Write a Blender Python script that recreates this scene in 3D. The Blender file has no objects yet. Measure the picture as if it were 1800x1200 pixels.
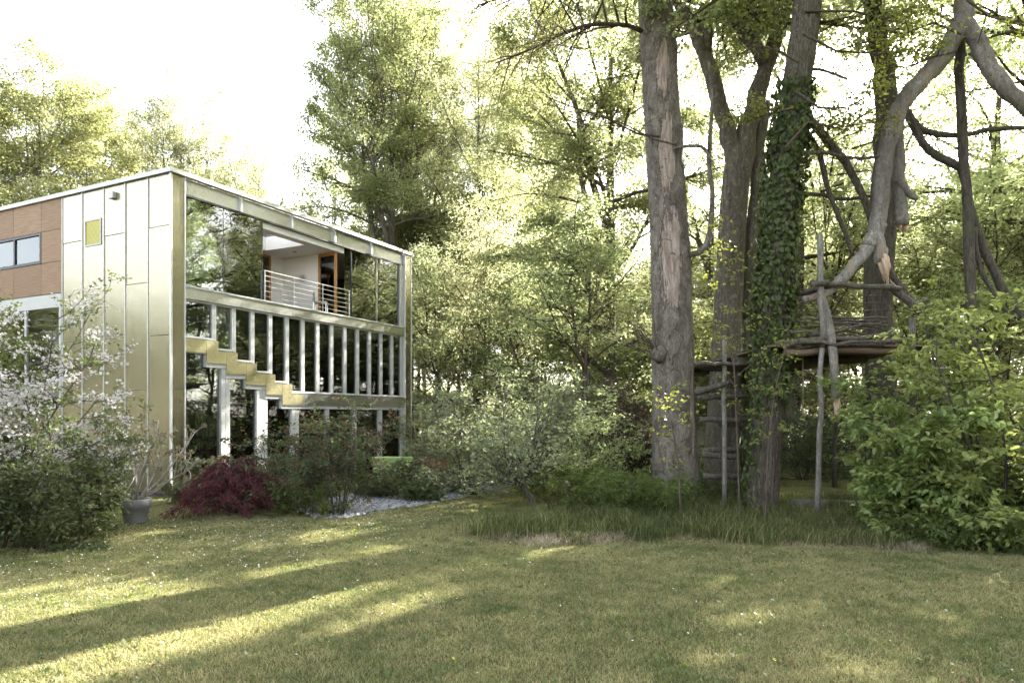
import bpy, bmesh, math, random
import numpy as np
from mathutils import Vector, Matrix

R_ = math.radians
PI = math.pi
sc = bpy.context.scene
COL = sc.collection

# ------------------------------------------------------------------ camera, sky, sun, exposure
CAM_H, FPX, HOR = 2.1, 1231.0, 730.0
cam_d = bpy.data.cameras.new('camera')
cam_d.sensor_width = 36.0
cam_d.lens = 36.0 * FPX / 1800.0
cam_d.shift_y = (HOR - 600.0) / 1800.0
cam_d.clip_start, cam_d.clip_end = 0.1, 3000.0
cam = bpy.data.objects.new('camera', cam_d)
COL.objects.link(cam)
cam.location = (0, 0, CAM_H)
cam.rotation_euler = (PI / 2, 0, 0)
sc.camera = cam

SUN_AZ = math.atan2(0.64, 0.77)      # from +Y towards +X
SUN_EL = R_(31)
world = bpy.data.worlds.new('World')
sc.world = world
world.use_nodes = True
wn = world.node_tree
wn.nodes.clear()
sky = wn.nodes.new('ShaderNodeTexSky')
sky.sky_type = 'NISHITA'
sky.sun_disc = False
sky.sun_elevation = SUN_EL
sky.sun_rotation = SUN_AZ
sky.air_density = 1.0
sky.dust_density = 3.5
sky.ozone_density = 0.8
hs = wn.nodes.new('ShaderNodeHueSaturation')
hs.inputs['Saturation'].default_value = 0.35
bg = wn.nodes.new('ShaderNodeBackground')
bg.inputs['Strength'].default_value = 0.107
wo = wn.nodes.new('ShaderNodeOutputWorld')
wn.links.new(sky.outputs[0], hs.inputs['Color'])
wn.links.new(hs.outputs[0], bg.inputs['Color'])
wn.links.new(bg.outputs[0], wo.inputs['Surface'])

sun_d = bpy.data.lights.new('sun', 'SUN')
sun_d.energy = 5.0
sun_d.angle = R_(0.55)
sun_d.color = (1.0, 0.945, 0.85)
sun = bpy.data.objects.new('sun', sun_d)
COL.objects.link(sun)
S_DIR = Vector((math.sin(SUN_AZ) * math.cos(SUN_EL), math.cos(SUN_AZ) * math.cos(SUN_EL), math.sin(SUN_EL)))
sun.rotation_euler = S_DIR.to_track_quat('Z', 'Y').to_euler()
sun.location = (20, 30, 40)

vs = sc.view_settings
vs.view_transform = 'Standard'
vs.look = 'None'
vs.gamma = 1.0
vs.use_curve_mapping = False
vs.exposure = 3.32
sc.render.engine = 'CYCLES'
cy = sc.cycles
cy.use_denoising = True
try:
    cy.denoiser = 'OPENIMAGEDENOISE'
    cy.denoising_input_passes = 'RGB_ALBEDO_NORMAL'
    cy.denoising_prefilter = 'ACCURATE'
except Exception:
    pass
cy.max_bounces = 6
cy.diffuse_bounces = 3
cy.glossy_bounces = 3
cy.transmission_bounces = 4
cy.transparent_max_bounces = 8
cy.caustics_reflective = False
cy.caustics_refractive = False
cy.sample_clamp_indirect = 6.0
cy.use_adaptive_sampling = True
cy.adaptive_threshold = 0.03


# ------------------------------------------------------------------ helpers
def at(px, py, Y):
    """a point of the place at depth Y along the lawn, read from the plan sketch"""
    return np.array([(px - 900.0) / FPX * Y, Y, CAM_H + (HOR - py) / FPX * Y])


def tag(o, label=None, cat=None, group=None, kind=None):
    if label: o['label'] = label
    if cat: o['category'] = cat
    if group: o['group'] = group
    if kind: o['kind'] = kind
    return o


def empty(name, loc=(0, 0, 0), rz=0.0):
    o = bpy.data.objects.new(name, None)
    o.empty_display_size = 0.2
    COL.objects.link(o)
    o.location = loc
    o.rotation_euler = (0, 0, rz)
    return o


def add(name, me, parent=None, loc=None):
    o = bpy.data.objects.new(name, me)
    COL.objects.link(o)
    if parent is not None: o.parent = parent
    if loc is not None: o.location = loc
    return o


def copy_tree(o, parent=None):
    c = o.copy()
    COL.objects.link(c)
    c.parent = parent
    for ch in list(o.children):
        copy_tree(ch, c)
    return c


def raw_mesh(name, V, groups, mats, smooth=True):
    """V (n,3); groups: list of (faces array (m,k), material index)"""
    me = bpy.data.meshes.new(name)
    V = np.asarray(V, np.float32)
    me.vertices.add(len(V))
    me.vertices.foreach_set('co', V.ravel())
    loops, starts, totals, mi = [], [], [], []
    off = 0
    for F, m in groups:
        F = np.asarray(F, np.int32)
        if len(F) == 0: continue
        k = F.shape[1]
        loops.append(F.ravel())
        starts.append(off + np.arange(len(F), dtype=np.int32) * k)
        totals.append(np.full(len(F), k, np.int32))
        mi.append(np.full(len(F), m, np.int32))
        off += F.size
    loops = np.concatenate(loops); starts = np.concatenate(starts); mi = np.concatenate(mi)
    me.loops.add(len(loops))
    me.loops.foreach_set('vertex_index', loops)
    me.polygons.add(len(starts))
    me.polygons.foreach_set('loop_start', starts)
    me.polygons.foreach_set('material_index', mi)
    me.polygons.foreach_set('use_smooth', np.full(len(starts), smooth))
    me.update(calc_edges=True)
    for m in mats: me.materials.append(m)
    return me


BOXF = np.array([[0, 3, 2, 1], [4, 5, 6, 7], [0, 1, 5, 4], [1, 2, 6, 5], [2, 3, 7, 6], [3, 0, 4, 7]])


def boxv(x0, x1, y0, y1, z0, z1):
    return np.array([[x0, y0, z0], [x1, y0, z0], [x1, y1, z0], [x0, y1, z0],
                     [x0, y0, z1], [x1, y0, z1], [x1, y1, z1], [x0, y1, z1]], float)


def boxes_mesh(name, lst, mat):
    V = np.concatenate([boxv(*b) for b in lst])
    F = np.concatenate([BOXF + 8 * i for i in range(len(lst))])
    return raw_mesh(name, V, [(F, 0)], [mat], smooth=False)


def box(name, b, mat, parent=None):
    return add(name, boxes_mesh(name, [b], mat), parent)


def boxes(name, lst, mat, parent=None):
    return add(name, boxes_mesh(name, lst, mat), parent)


def prism(name, poly, y0, y1, mat, parent=None):
    """polygon in x,z (counter-clockwise seen from -y) extruded from y0 to y1"""
    n = len(poly)
    V = [(x, y0, z) for x, z in poly] + [(x, y1, z) for x, z in poly]
    me = bpy.data.meshes.new(name)
    F = [list(range(n)), list(range(2 * n - 1, n - 1, -1))]
    F += [[i, i + n, (i + 1) % n + n, (i + 1) % n] for i in range(n)]
    me.from_pydata(V, [], F)
    me.materials.append(mat)
    return add(name, me, parent)


def bevel_box(name, b, r, mat, parent=None, seg=3):
    bm = bmesh.new()
    vs_ = [bm.verts.new(v) for v in boxv(*b)]
    for f in BOXF: bm.faces.new([vs_[i] for i in f])
    bmesh.ops.bevel(bm, geom=list(bm.edges), offset=r, segments=seg, affect='EDGES', profile=0.5)
    for f in bm.faces: f.smooth = True
    me = bpy.data.meshes.new(name)
    bm.to_mesh(me); bm.free()
    me.materials.append(mat)
    return add(name, me, parent)


def unit(v):
    v = np.asarray(v, float)
    if v.ndim == 1: return v / (math.sqrt(v[0] * v[0] + v[1] * v[1] + v[2] * v[2]) + 1e-9)
    return v / (np.sqrt((v * v).sum(-1, keepdims=True)) + 1e-9)


def cross(a, b):
    a = np.asarray(a, float); b = np.asarray(b, float)
    if a.ndim == 1 and b.ndim == 1:
        return np.array([a[1] * b[2] - a[2] * b[1], a[2] * b[0] - a[0] * b[2], a[0] * b[1] - a[1] * b[0]])
    return np.stack([a[..., 1] * b[..., 2] - a[..., 2] * b[..., 1], a[..., 2] * b[..., 0] - a[..., 0] * b[..., 2], a[..., 0] * b[..., 1] - a[..., 1] * b[..., 0]], -1)


def resample(P, Rr, n):
    """Catmull-Rom through control points"""
    P = np.asarray(P, float); Rr = np.asarray(Rr, float)
    m = len(P)
    out, ro = [], []
    for s in np.linspace(0, m - 1, n):
        i = min(int(s), m - 2); t = s - i
        p0, p1, p2, p3 = P[max(i - 1, 0)], P[i], P[i + 1], P[min(i + 2, m - 1)]
        out.append(0.5 * (2 * p1 + (p2 - p0) * t + (2 * p0 - 5 * p1 + 4 * p2 - p3) * t * t + (3 * p1 - p0 - 3 * p2 + p3) * t ** 3))
        ro.append(Rr[i] * (1 - t) + Rr[i + 1] * t)
    return np.array(out), np.array(ro)


class Wood:
    """collects tubes; one mesh"""
    skip = None

    def __init__(self):
        self.V, self.Q, self.T, self.n = [], [], [], 0
        self.tw = {}

    def tube(self, P, Rr, k=6, rough=0.0, rng=None, cap=True, lump=None):
        P = np.asarray(P, float); Rr = np.asarray(Rr, float)
        if k <= 4 and not cap and not rough and lump is None:      # thin twigs are built together at the end
            self.tw.setdefault((len(P), k), []).append((P, Rr)); return self
        if self.skip is not None and Rr.max() < 0.17 and not self.skip(P).all(): return self
        m = len(P)
        T = np.gradient(P, axis=0); T = unit(T)
        ref = np.array([0.0, 0.0, 1.0]) if abs(T[:, 2]).mean() < 0.8 else np.array([1.0, 0.0, 0.0])
        A = unit(cross(T, ref)); B = cross(T, A)
        a = np.arange(k) * 2 * PI / k
        rad = np.repeat(Rr[:, None], k, 1)
        if rough and rng is not None:
            rad = rad * (1 + rough * (rng.random((m, k)) - 0.5) * 2)
            rad = rad * (1 + rough * 0.8 * np.sin(a[None, :] * 3 + rng.random() * 6 + np.arange(m)[:, None] * 0.15))
        if lump is not None: rad = rad * lump(np.arange(m) / (m - 1.0), a)
        V = P[:, None, :] + rad[:, :, None] * (np.cos(a)[None, :, None] * A[:, None, :] + np.sin(a)[None, :, None] * B[:, None, :])
        idx = self.n + np.arange(m * k).reshape(m, k)
        q = np.stack([idx[:-1], np.roll(idx[:-1], -1, 1), np.roll(idx[1:], -1, 1), idx[1:]], -1).reshape(-1, 4)
        self.V.append(V.reshape(-1, 3)); self.Q.append(q[:, ::-1]); self.n += m * k
        if cap:
            self.V.append(P[-1:] + T[-1:] * Rr[-1] * 0.15); self.V.append(P[:1] - T[:1] * Rr[0] * 0.05)
            t = np.stack([idx[-1], np.roll(idx[-1], -1), np.full(k, self.n)], -1)
            t2 = np.stack([np.roll(idx[0], -1), idx[0], np.full(k, self.n + 1)], -1)
            self.T.append(t[:, ::-1]); self.T.append(t2[:, ::-1]); self.n += 2
        return self

    def flush(self):
        for (m, k), lst in self.tw.items():
            P = np.stack([p for p, r in lst]); Rr = np.stack([r for p, r in lst])
            if self.skip is not None:
                ok = self.skip(P.reshape(-1, 3)).reshape(len(P), m).all(1); P, Rr = P[ok], Rr[ok]
            if not len(P): continue
            T = np.empty_like(P); T[:, 1:-1] = P[:, 2:] - P[:, :-2]; T[:, 0] = P[:, 1] - P[:, 0]; T[:, -1] = P[:, -1] - P[:, -2]; T = unit(T)
            ref = np.where(np.abs(T[:, :, 2:3]).mean(1, keepdims=True) < 0.8, np.array([0., 0, 1]), np.array([1., 0, 0]))
            A = unit(cross(T, ref + T * 0)); B = cross(T, A)
            a = np.arange(k) * 2 * PI / k
            V = P[:, :, None] + Rr[:, :, None, None] * (np.cos(a)[:, None] * A[:, :, None] + np.sin(a)[:, None] * B[:, :, None])
            idx = self.n + np.arange(len(P) * m * k).reshape(len(P), m, k)
            q = np.stack([idx[:, :-1], np.roll(idx[:, :-1], -1, 2), np.roll(idx[:, 1:], -1, 2), idx[:, 1:]], -1).reshape(-1, 4)
            self.V.append(V.reshape(-1, 3)); self.Q.append(q[:, ::-1]); self.n += len(P) * m * k
        self.tw = {}

    def mesh(self, name, mat):
        self.flush()
        g = [(np.concatenate(self.Q), 0)]
        if self.T: g.append((np.concatenate(self.T), 0))
        return raw_mesh(name, np.concatenate(self.V), g, [mat])


class Leaves:
    def __init__(self): self.P, self.D, self.N, self.L, self.W = [], [], [], [], []

    def put(self, P, D, N, L, W):
        self.P.append(P); self.D.append(D); self.N.append(N); self.L.append(L); self.W.append(W)

    def count(self): return sum(len(p) for p in self.P)

    def mesh(self, name, mat, fine=False, fold=0.25, keep=None):
        P = np.concatenate(self.P); D = unit(np.concatenate(self.D)); N = np.concatenate(self.N)
        L = np.concatenate(self.L)[:, None]; W = np.concatenate(self.W)[:, None]
        if keep is not None:
            k = keep(P); P, D, N, L, W = P[k], D[k], N[k], L[k], W[k]
        S = unit(cross(D, N)); N = cross(S, D)
        n = len(P)
        if not fine:
            v = np.stack([P, P + D * L * 0.45 + S * W * 0.5 + N * W * fold, P + D * L, P + D * L * 0.45 - S * W * 0.5 + N * W * fold], 1)
            b = np.arange(n)[:, None] * 4
            T = np.concatenate([b + np.array([0, 1, 2]), b + np.array([0, 2, 3])])
            return raw_mesh(name, v.reshape(-1, 3), [(T, 0)], [mat], smooth=False)
        dr = N * L
        v = np.stack([P,
                      P + D * L * 0.30 + S * W * 0.46 + N * W * fold, P + D * L * 0.68 + S * W * 0.40 + N * W * fold - dr * 0.05,
                      P + D * L - dr * 0.16,
                      P + D * L * 0.68 - S * W * 0.40 + N * W * fold - dr * 0.05, P + D * L * 0.30 - S * W * 0.46 + N * W * fold], 1)
        b = np.arange(n)[:, None] * 6
        Q = np.concatenate([b + np.array([0, 1, 2, 3]), b + np.array([0, 3, 4, 5])])
        return raw_mesh(name, v.reshape(-1, 3), [(Q, 0)], [mat], smooth=False)


def branch_path(rng, p, d, L, n=5, wob=0.12, bend=(0, 0, 0)):
    pts = [np.array(p, float)]
    d = unit(d)
    for i in range(n - 1):
        d = unit(d + rng.normal(0, wob, 3) + np.array(bend) / (n - 1))
        pts.append(pts[-1] + d * L / (n - 1))
    return np.array(pts)


def along(P, t):
    s = t * (len(P) - 1); i = min(int(s), len(P) - 2); f = s - i
    return P[i] * (1 - f) + P[i + 1] * f, unit(P[i + 1] - P[i])


def spray(lv, rng, P, n, size, spread, flat=0.45, up=0.9, asp=0.62, droop=-0.25, end=0.0):
    """n leaves about the twig P"""
    t = end + (1 - end) * rng.random(n)
    s = t * (len(P) - 1); i = np.minimum(s.astype(int), len(P) - 2); f = (s - i)[:, None]
    q = P[i] * (1 - f) + P[i + 1] * f
    off = rng.normal(0, spread, (n, 3)); off[:, 2] *= flat
    q = q + off
    tw = unit(P[-1] - P[0])
    D = rng.normal(0, 0.7, (n, 3)) + tw * 0.6; D[:, 2] = D[:, 2] * 0.5 + droop
    N = rng.normal(0, 0.55, (n, 3)); N[:, 2] += up
    L = size * (0.65 + 0.7 * rng.random(n))
    lv.put(q, D, N, L, L * asp * (0.85 + 0.3 * rng.random(n)))


def limb_foliage(wd, lv, rng, P, r0, nbr, ntw, lpt, leaf, Lb, t0=0.25, spread=0.16, twig_r=0.006, k=5, flat=0.45, rise=0.15, twl=0.35):
    """side branches, twigs and leaves of a limb"""
    for j in range(nbr):
        t = t0 + (1 - t0) * (j + rng.random()) / nbr
        p, d = along(P, min(t, 0.999))
        side = unit(cross(d, [0, 0, 1])) * (1 if j % 2 else -1)
        bd = d * 0.55 + side * (0.5 + 0.5 * rng.random()) + rng.normal(0, 0.28, 3); bd[2] += rise
        L = Lb * (1.1 - 0.6 * t) * (0.7 + 0.6 * rng.random())
        B = branch_path(rng, p, bd, L, 4, 0.14, (0, 0, -0.1))
        rb = r0 * (1 - 0.75 * t) * 0.5 + twig_r
        wd.tube(B, np.linspace(rb, twig_r, 4), 4 if rb < 0.05 else 5, cap=False)
        for m in range(ntw):
            tt = 0.2 + 0.8 * (m + rng.random()) / ntw
            p2, d2 = along(B, min(tt, 0.999))
            s2 = unit(cross(d2, [0, 0, 1])) * (1 if m % 2 else -1)
            td = d2 * 0.6 + s2 * 0.8 + rng.normal(0, 0.3, 3); td[2] *= 0.5
            Lt = max(0.25, L * twl) * (0.6 + 0.8 * rng.random())
            Tw = branch_path(rng, p2, td, Lt, 3, 0.15, (0, 0, -0.12))
            wd.tube(Tw, np.linspace(twig_r, twig_r * 0.4, 3), 3, cap=False)
            if lpt > 0: spray(lv, rng, Tw, int(lpt * (0.6 + 0.8 * rng.random())), leaf, spread, flat)


# ------------------------------------------------------------------ materials
class Mat:
    def __init__(self, name):
        self.m = bpy.data.materials.new(name); self.m.use_nodes = True
        self.t = self.m.node_tree; self.t.nodes.clear()
        self.out = self.t.nodes.new('ShaderNodeOutputMaterial')

    def n(self, typ, ins=None, **at_):
        nd = self.t.nodes.new('ShaderNode' + typ)
        for k, v in at_.items(): setattr(nd, k, v)
        for k, v in (ins or {}).items():
            s = nd.inputs[k]
            if isinstance(v, bpy.types.NodeSocket): self.t.links.new(v, s)
            elif isinstance(v, bpy.types.Node): self.t.links.new(v.outputs[0], s)
            else: s.default_value = v
        return nd

    def math(self, op, a, b=0.0):
        return self.n('Math', {0: a, 1: b}, operation=op)

    def mix(self, f, a, b, mode='MIX'):
        nd = self.n('Mix', None, data_type='RGBA', blend_type=mode)
        for s, v in ((nd.inputs[0], f), (nd.inputs[6], a), (nd.inputs[7], b)):
            if isinstance(v, bpy.types.NodeSocket): self.t.links.new(v, s)
            elif isinstance(v, bpy.types.Node): self.t.links.new(v.outputs[2] if v.bl_idname == 'ShaderNodeMix' else v.outputs[0], s)
            else: s.default_value = v if not isinstance(v, tuple) else (*v, 1.0)[:4]
        return nd.outputs[2]

    def ramp(self, f, stops):
        nd = self.n('ValToRGB', {0: f})
        e = nd.color_ramp.elements
        while len(e) < len(stops): e.new(0.5)
        for el, (p, c) in zip(e, stops):
            el.position = p; el.color = (*c, 1.0)[:4] if len(c) == 3 else c
        return nd.outputs[0]

    def noise(self, vec, scale, detail=4, rough=0.55, dist=0.0):
        return self.n('TexNoise', {'Vector': vec, 'Scale': scale, 'Detail': detail, 'Roughness': rough, 'Distortion': dist}).outputs['Fac']

    def obj(self): return self.n('TexCoord').outputs['Object']
    def pos(self): return self.n('NewGeometry').outputs['Position']
    def scaled(self, vec, s): return self.n('Mapping', {'Vector': vec, 'Scale': s}).outputs[0]
    def bump(self, h, strength, dist=0.02): return self.n('Bump', {'Height': h, 'Strength': strength, 'Distance': dist}).outputs[0]

    def done(self, shader):
        self.t.links.new(shader.outputs[0], self.out.inputs['Surface'])
        return self.m

    def pbr(self, col, rough=0.6, metal=0.0, spec=0.5, normal=None, **kw):
        ins = {'Base Color': col if not isinstance(col, tuple) else (*col, 1.0)[:4], 'Roughness': rough, 'Metallic': metal, 'Specular IOR Level': spec}
        if normal is not None: ins['Normal'] = normal
        ins.update(kw)
        return self.n('BsdfPrincipled', ins)


def m_plain(name, col, rough=0.6, metal=0.0, var=0.12, scale=6.0, spec=0.5):
    m = Mat(name); o = m.obj()
    f = m.noise(o, scale, 5)
    c = m.mix(f, tuple(x * (1 - var) for x in col), tuple(min(1, x * (1 + var)) for x in col))
    return m.done(m.pbr(c, rough, metal, spec, m.bump(m.noise(o, scale * 8, 3), 0.12, 0.004)))


def m_leaf(name, dark, light, trans, tf=0.45, rough=0.5, hue=0.5, spec=0.35):
    """two-sided leaf: reflects and lets light through; tone varies from leaf to leaf and plant to plant"""
    m = Mat(name)
    isl = m.n('NewGeometry').outputs['Random Per Island']
    oi = m.n('ObjectInfo').outputs['Random']
    f = m.math('ADD', m.math('MULTIPLY', isl, 0.75), m.math('MULTIPLY', oi, 0.25))
    c = m.mix(f.outputs[0], dark, light)
    tr = m.mix(f.outputs[0], tuple(x * 0.75 for x in trans), trans)
    hv = m.math('ADD', 0.492, m.math('MULTIPLY', m.math('FRACT', m.math('MULTIPLY', oi, 7.31)), 0.022))
    vv = m.math('ADD', 0.82, m.math('MULTIPLY', m.math('FRACT', m.math('MULTIPLY', oi, 3.77)), 0.36))
    c = m.n('HueSaturation', {'Color': c, 'Hue': hv, 'Value': vv}).outputs[0]
    tr = m.n('HueSaturation', {'Color': tr, 'Hue': hv, 'Value': vv}).outputs[0]
    d = m.pbr(c, rough, 0, spec)
    t = m.n('BsdfTranslucent', {'Color': tr})
    return m.done(m.n('MixShader', {0: tf, 1: d, 2: t}))


def m_bark(name, dark, light, scale=1.0, ridge=0.6, moss=0.0, lich=0.0, spots=False):
    m = Mat(name); p = m.obj()
    v = m.scaled(p, (6 * scale, 6 * scale, 1.1 * scale))
    n1 = m.noise(v, 2.2, 6, 0.65, 0.4)
    n2 = m.noise(p, 1.3, 4, 0.6)
    vor = m.n('TexVoronoi', {'Vector': v, 'Scale': 2.6}, feature='DISTANCE_TO_EDGE').outputs['Distance']
    c = m.ramp(n1, [(0.3, dark), (0.5, tuple((a + b) / 2 for a, b in zip(dark, light))), (0.68, light)])
    c = m.mix(m.math('MULTIPLY', m.ramp(vor, [(0.0, (1, 1, 1)), (0.12, (0, 0, 0))]), 0.55 * ridge), c, tuple(x * 0.35 for x in dark))
    nf = m.noise(m.scaled(p, (22 * scale, 22 * scale, 7 * scale)), 1.8, 6, 0.75)
    c = m.mix(0.75, c, m.ramp(nf, [(0.32, (0.35, 0.34, 0.33)), (0.52, (1, 1, 1)), (0.7, (1.55, 1.52, 1.48))]), 'MULTIPLY')
    if moss: c = m.mix(m.math('MULTIPLY', m.ramp(n2, [(0.45, (0, 0, 0)), (0.62, (1, 1, 1))]), moss), c, (0.07, 0.085, 0.03))
    if lich:
        n3 = m.noise(p, 9, 3, 0.7)
        c = m.mix(m.math('MULTIPLY', m.ramp(n3, [(0.56, (0, 0, 0)), (0.66, (1, 1, 1))]), lich), c, (0.42, 0.43, 0.38))
    if spots:
        n4 = m.noise(m.scaled(p, (9, 9, 16)), 2.2, 2, 0.5)
        c = m.mix(m.ramp(n4, [(0.66, (0, 0, 0)), (0.70, (1, 1, 1))]), c, (0.035, 0.03, 0.027))
        n5 = m.noise(m.scaled(p, (3, 3, 1.5)), 1.4, 4, 0.65)
        c = m.mix(m.math('MULTIPLY', m.ramp(n5, [(0.56, (0, 0, 0)), (0.62, (1, 1, 1))]), 0.75), c, (0.23, 0.16, 0.115))
        c = m.mix(m.math('MULTIPLY', m.ramp(m.noise(p, 0.8, 3), [(0.4, (0, 0, 0)), (0.6, (1, 1, 1))]), 0.6), c, (0.075, 0.066, 0.056))
    h = m.math('ADD', m.math('ADD', n1, m.math('MULTIPLY', nf, 0.5)), m.math('MULTIPLY', m.math('MINIMUM', vor, 0.2), 3.0 * ridge))
    return m.done(m.pbr(c, 0.9, 0, 0.2, m.bump(h, 0.8, 0.03)))


def m_metal(name, col, rough, bumpk=0.35, can=0.25):
    """brass-toned sheet with a fine diamond emboss and a little oil-canning"""
    m = Mat(name); o = m.obj()
    s = m.n('SeparateXYZ', {0: o})
    u = m.math('ADD', s.outputs[0], s.outputs[1])
    k = PI / 0.11
    a = m.math('ABSOLUTE', m.math('SINE', m.math('MULTIPLY', m.math('ADD', u, s.outputs[2]), k / 2 * 1.2)))
    b = m.math('ABSOLUTE', m.math('SINE', m.math('MULTIPLY', m.math('SUBTRACT', u, s.outputs[2]), k / 2 * 1.2)))
    q = m.math('MINIMUM', a, b)
    b1 = m.n('Bump', {'Height': q, 'Strength': bumpk, 'Distance': 0.006})
    n1 = m.noise(o, 1.1, 2)
    b2 = m.n('Bump', {'Height': n1, 'Strength': can, 'Distance': 0.05, 'Normal': b1.outputs[0]})
    n2 = m.noise(m.scaled(o, (2.5, 2.5, 0.7)), 2.0, 5, 0.6)
    groove = m.ramp(q, [(0.0, (0, 0, 0)), (0.22, (1, 1, 1))])
    c = m.mix(n2, tuple(x * 0.88 for x in col), tuple(min(1, x * 1.06) for x in col))
    c = m.mix(m.math('MULTIPLY', m.math('SUBTRACT', 1.0, groove), 0.14), c, tuple(x * 0.4 for x in col))
    r = m.math('ADD', rough - 0.06, m.math('MULTIPLY', n2, 0.12))
    return m.done(m.pbr(c, r.outputs[0], 1.0, 0.5, b2.outputs[0]))


def m_glass(name, refl=0.16, tint=(0.72, 0.76, 0.74)):
    m = Mat(name); o = m.obj()
    nb = m.bump(m.noise(o, 0.7, 2), 0.05, 0.05)
    lw = m.n('Fresnel', {'IOR': 1.5, 'Normal': nb})
    f = m.math('MINIMUM', m.math('ADD', m.math('MULTIPLY', lw, 1.25), refl), 1.0)
    t = m.n('BsdfTransparent', {'Color': (*tint, 1)})
    g = m.n('BsdfGlossy', {'Color': (0.95, 0.97, 0.96, 1), 'Roughness': 0.01, 'Normal': nb})
    return m.done(m.n('MixShader', {0: f.outputs[0], 1: t, 2: g}))


def m_wood(name, a, b, vec_scale=(0.6, 0.6, 9.0), rough=0.6):
    m = Mat(name); o = m.obj()
    v = m.scaled(o, vec_scale)
    n1 = m.noise(v, 3.0, 7, 0.6, 0.3)
    n2 = m.noise(o, 0.9, 3)
    c = m.ramp(n1, [(0.28, a), (0.72, b)])
    oi = m.n('ObjectInfo').outputs['Random']
    c = m.mix(m.math('MULTIPLY', oi, 0.35), c, tuple(x * 0.78 for x in a))
    return m.done(m.pbr(c, rough, 0, 0.35, m.bump(n1, 0.25, 0.006)))


MT = {}
MT['metal'] = m_metal('brass_sheet_silvered', (0.35, 0.322, 0.24), 0.25, 0.08, 0.12)
MT['metal_band'] = m_metal('brass_sheet_pale', (0.48, 0.482, 0.465), 0.34, 0.2, 0.08)
MT['metal_step'] = m_metal('brass_sheet_yellow', (0.50, 0.46, 0.28), 0.36, 0.25, 0.08)
MT['white_alu'] = m_plain('white_aluminium', (0.44, 0.44, 0.425), 0.4, 0.0, 0.05)
MT['edge'] = m_plain('roof_edge_sheet', (0.45, 0.44, 0.41), 0.45, 0.35, 0.08)
MT['seam'] = m_plain('seam_strip', (0.62, 0.62, 0.60), 0.45, 0.5, 0.08)
MT['dark'] = m_plain('dark_joint', (0.02, 0.02, 0.022), 0.5)
MT['frame_dark'] = m_plain('black_frame', (0.015, 0.015, 0.016), 0.35)
MT['glass'] = m_glass('window_glass', 0.07, (0.62, 0.66, 0.63))
MT['glass_top'] = m_glass('sliding_glass', 0.10, (0.72, 0.76, 0.73))
MT['louvre'] = m_metal('yellow_brass_grille', (0.28, 0.25, 0.075), 0.4, 0.8, 0.0)
MT['plaster'] = m_plain('white_plaster', (0.80, 0.79, 0.76), 0.85, 0, 0.03)
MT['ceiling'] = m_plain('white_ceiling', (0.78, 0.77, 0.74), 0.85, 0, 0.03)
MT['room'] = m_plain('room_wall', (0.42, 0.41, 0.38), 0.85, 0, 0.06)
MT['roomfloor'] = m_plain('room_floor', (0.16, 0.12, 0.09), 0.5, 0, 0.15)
MT['roofgrey'] = m_plain('roof_felt', (0.18, 0.18, 0.18), 0.9)
MT['steel'] = m_plain('railing_steel', (0.62, 0.62, 0.60), 0.3, 0.9, 0.05)
MT['larch'] = m_wood('larch_board', (0.19, 0.115, 0.066), (0.37, 0.25, 0.155), (0.7, 0.7, 16.0), 0.65)
MT['oakframe'] = m_wood('door_frame_wood', (0.36, 0.17, 0.06), (0.50, 0.27, 0.11), (6, 6, 0.6), 0.5)
MT['books'] = m_plain('book_cloth', (0.25, 0.2, 0.16), 0.8)
MT['curtain'] = m_leaf('pale_curtain', (0.5, 0.55, 0.52), (0.6, 0.66, 0.62), (0.5, 0.56, 0.52), 0.4)
MT['pot'] = m_plain('grey_pot', (0.19, 0.185, 0.19), 0.7, 0, 0.12, 4)
MT['soil'] = m_plain('potting_soil', (0.045, 0.035, 0.025), 0.95, 0, 0.4, 20)
MT['cushion'] = m_plain('green_cushion', (0.19, 0.25, 0.09), 0.9, 0, 0.08, 5)
MT['iron'] = m_plain('dark_iron', (0.02, 0.018, 0.016), 0.5)
MT['corten'] = m_plain('rusted_steel', (0.16, 0.06, 0.03), 0.85, 0, 0.3, 5)
MT['fence'] = m_wood('weathered_fence_board', (0.035, 0.033, 0.028), (0.075, 0.068, 0.055), (8, 8, 0.7), 0.9)
MT['render'] = m_plain('pale_render', (0.62, 0.60, 0.55), 0.9, 0, 0.06, 1)
MT['tile'] = m_plain('roof_tile', (0.20, 0.10, 0.07), 0.8, 0, 0.2, 3)

# foliage
MT['lf_bg'] = m_leaf('spring_beech_leaf', (0.08, 0.10, 0.045), (0.19, 0.215, 0.10), (0.60, 0.65, 0.30), 0.58)
MT['lf_bg2'] = m_leaf('spring_lime_leaf', (0.10, 0.12, 0.05), (0.24, 0.255, 0.125), (0.63, 0.65, 0.35), 0.57)
MT['lf_left'] = m_leaf('golden_maple_leaf', (0.10, 0.115, 0.045), (0.23, 0.24, 0.10), (0.44, 0.45, 0.19), 0.48)
MT['lf_tall'] = m_leaf('tall_beech_leaf', (0.07, 0.085, 0.035), (0.175, 0.19, 0.085), (0.42, 0.45, 0.19), 0.5)
MT['lf_under'] = m_leaf('understory_leaf', (0.085, 0.115, 0.05), (0.21, 0.25, 0.115), (0.56, 0.62, 0.29), 0.53)
MT['lf_hazel'] = m_leaf('hazel_leaf', (0.11, 0.15, 0.045), (0.26, 0.31, 0.10), (0.40, 0.46, 0.13), 0.40, 0.45, spec=0.45)
MT['lf_grey'] = m_leaf('silvery_leaf', (0.12, 0.15, 0.08), (0.30, 0.32, 0.19), (0.36, 0.40, 0.18), 0.42)
MT['lf_dark'] = m_leaf('dark_rose_leaf', (0.045, 0.065, 0.026), (0.125, 0.15, 0.06), (0.15, 0.18, 0.05), 0.35)
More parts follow.
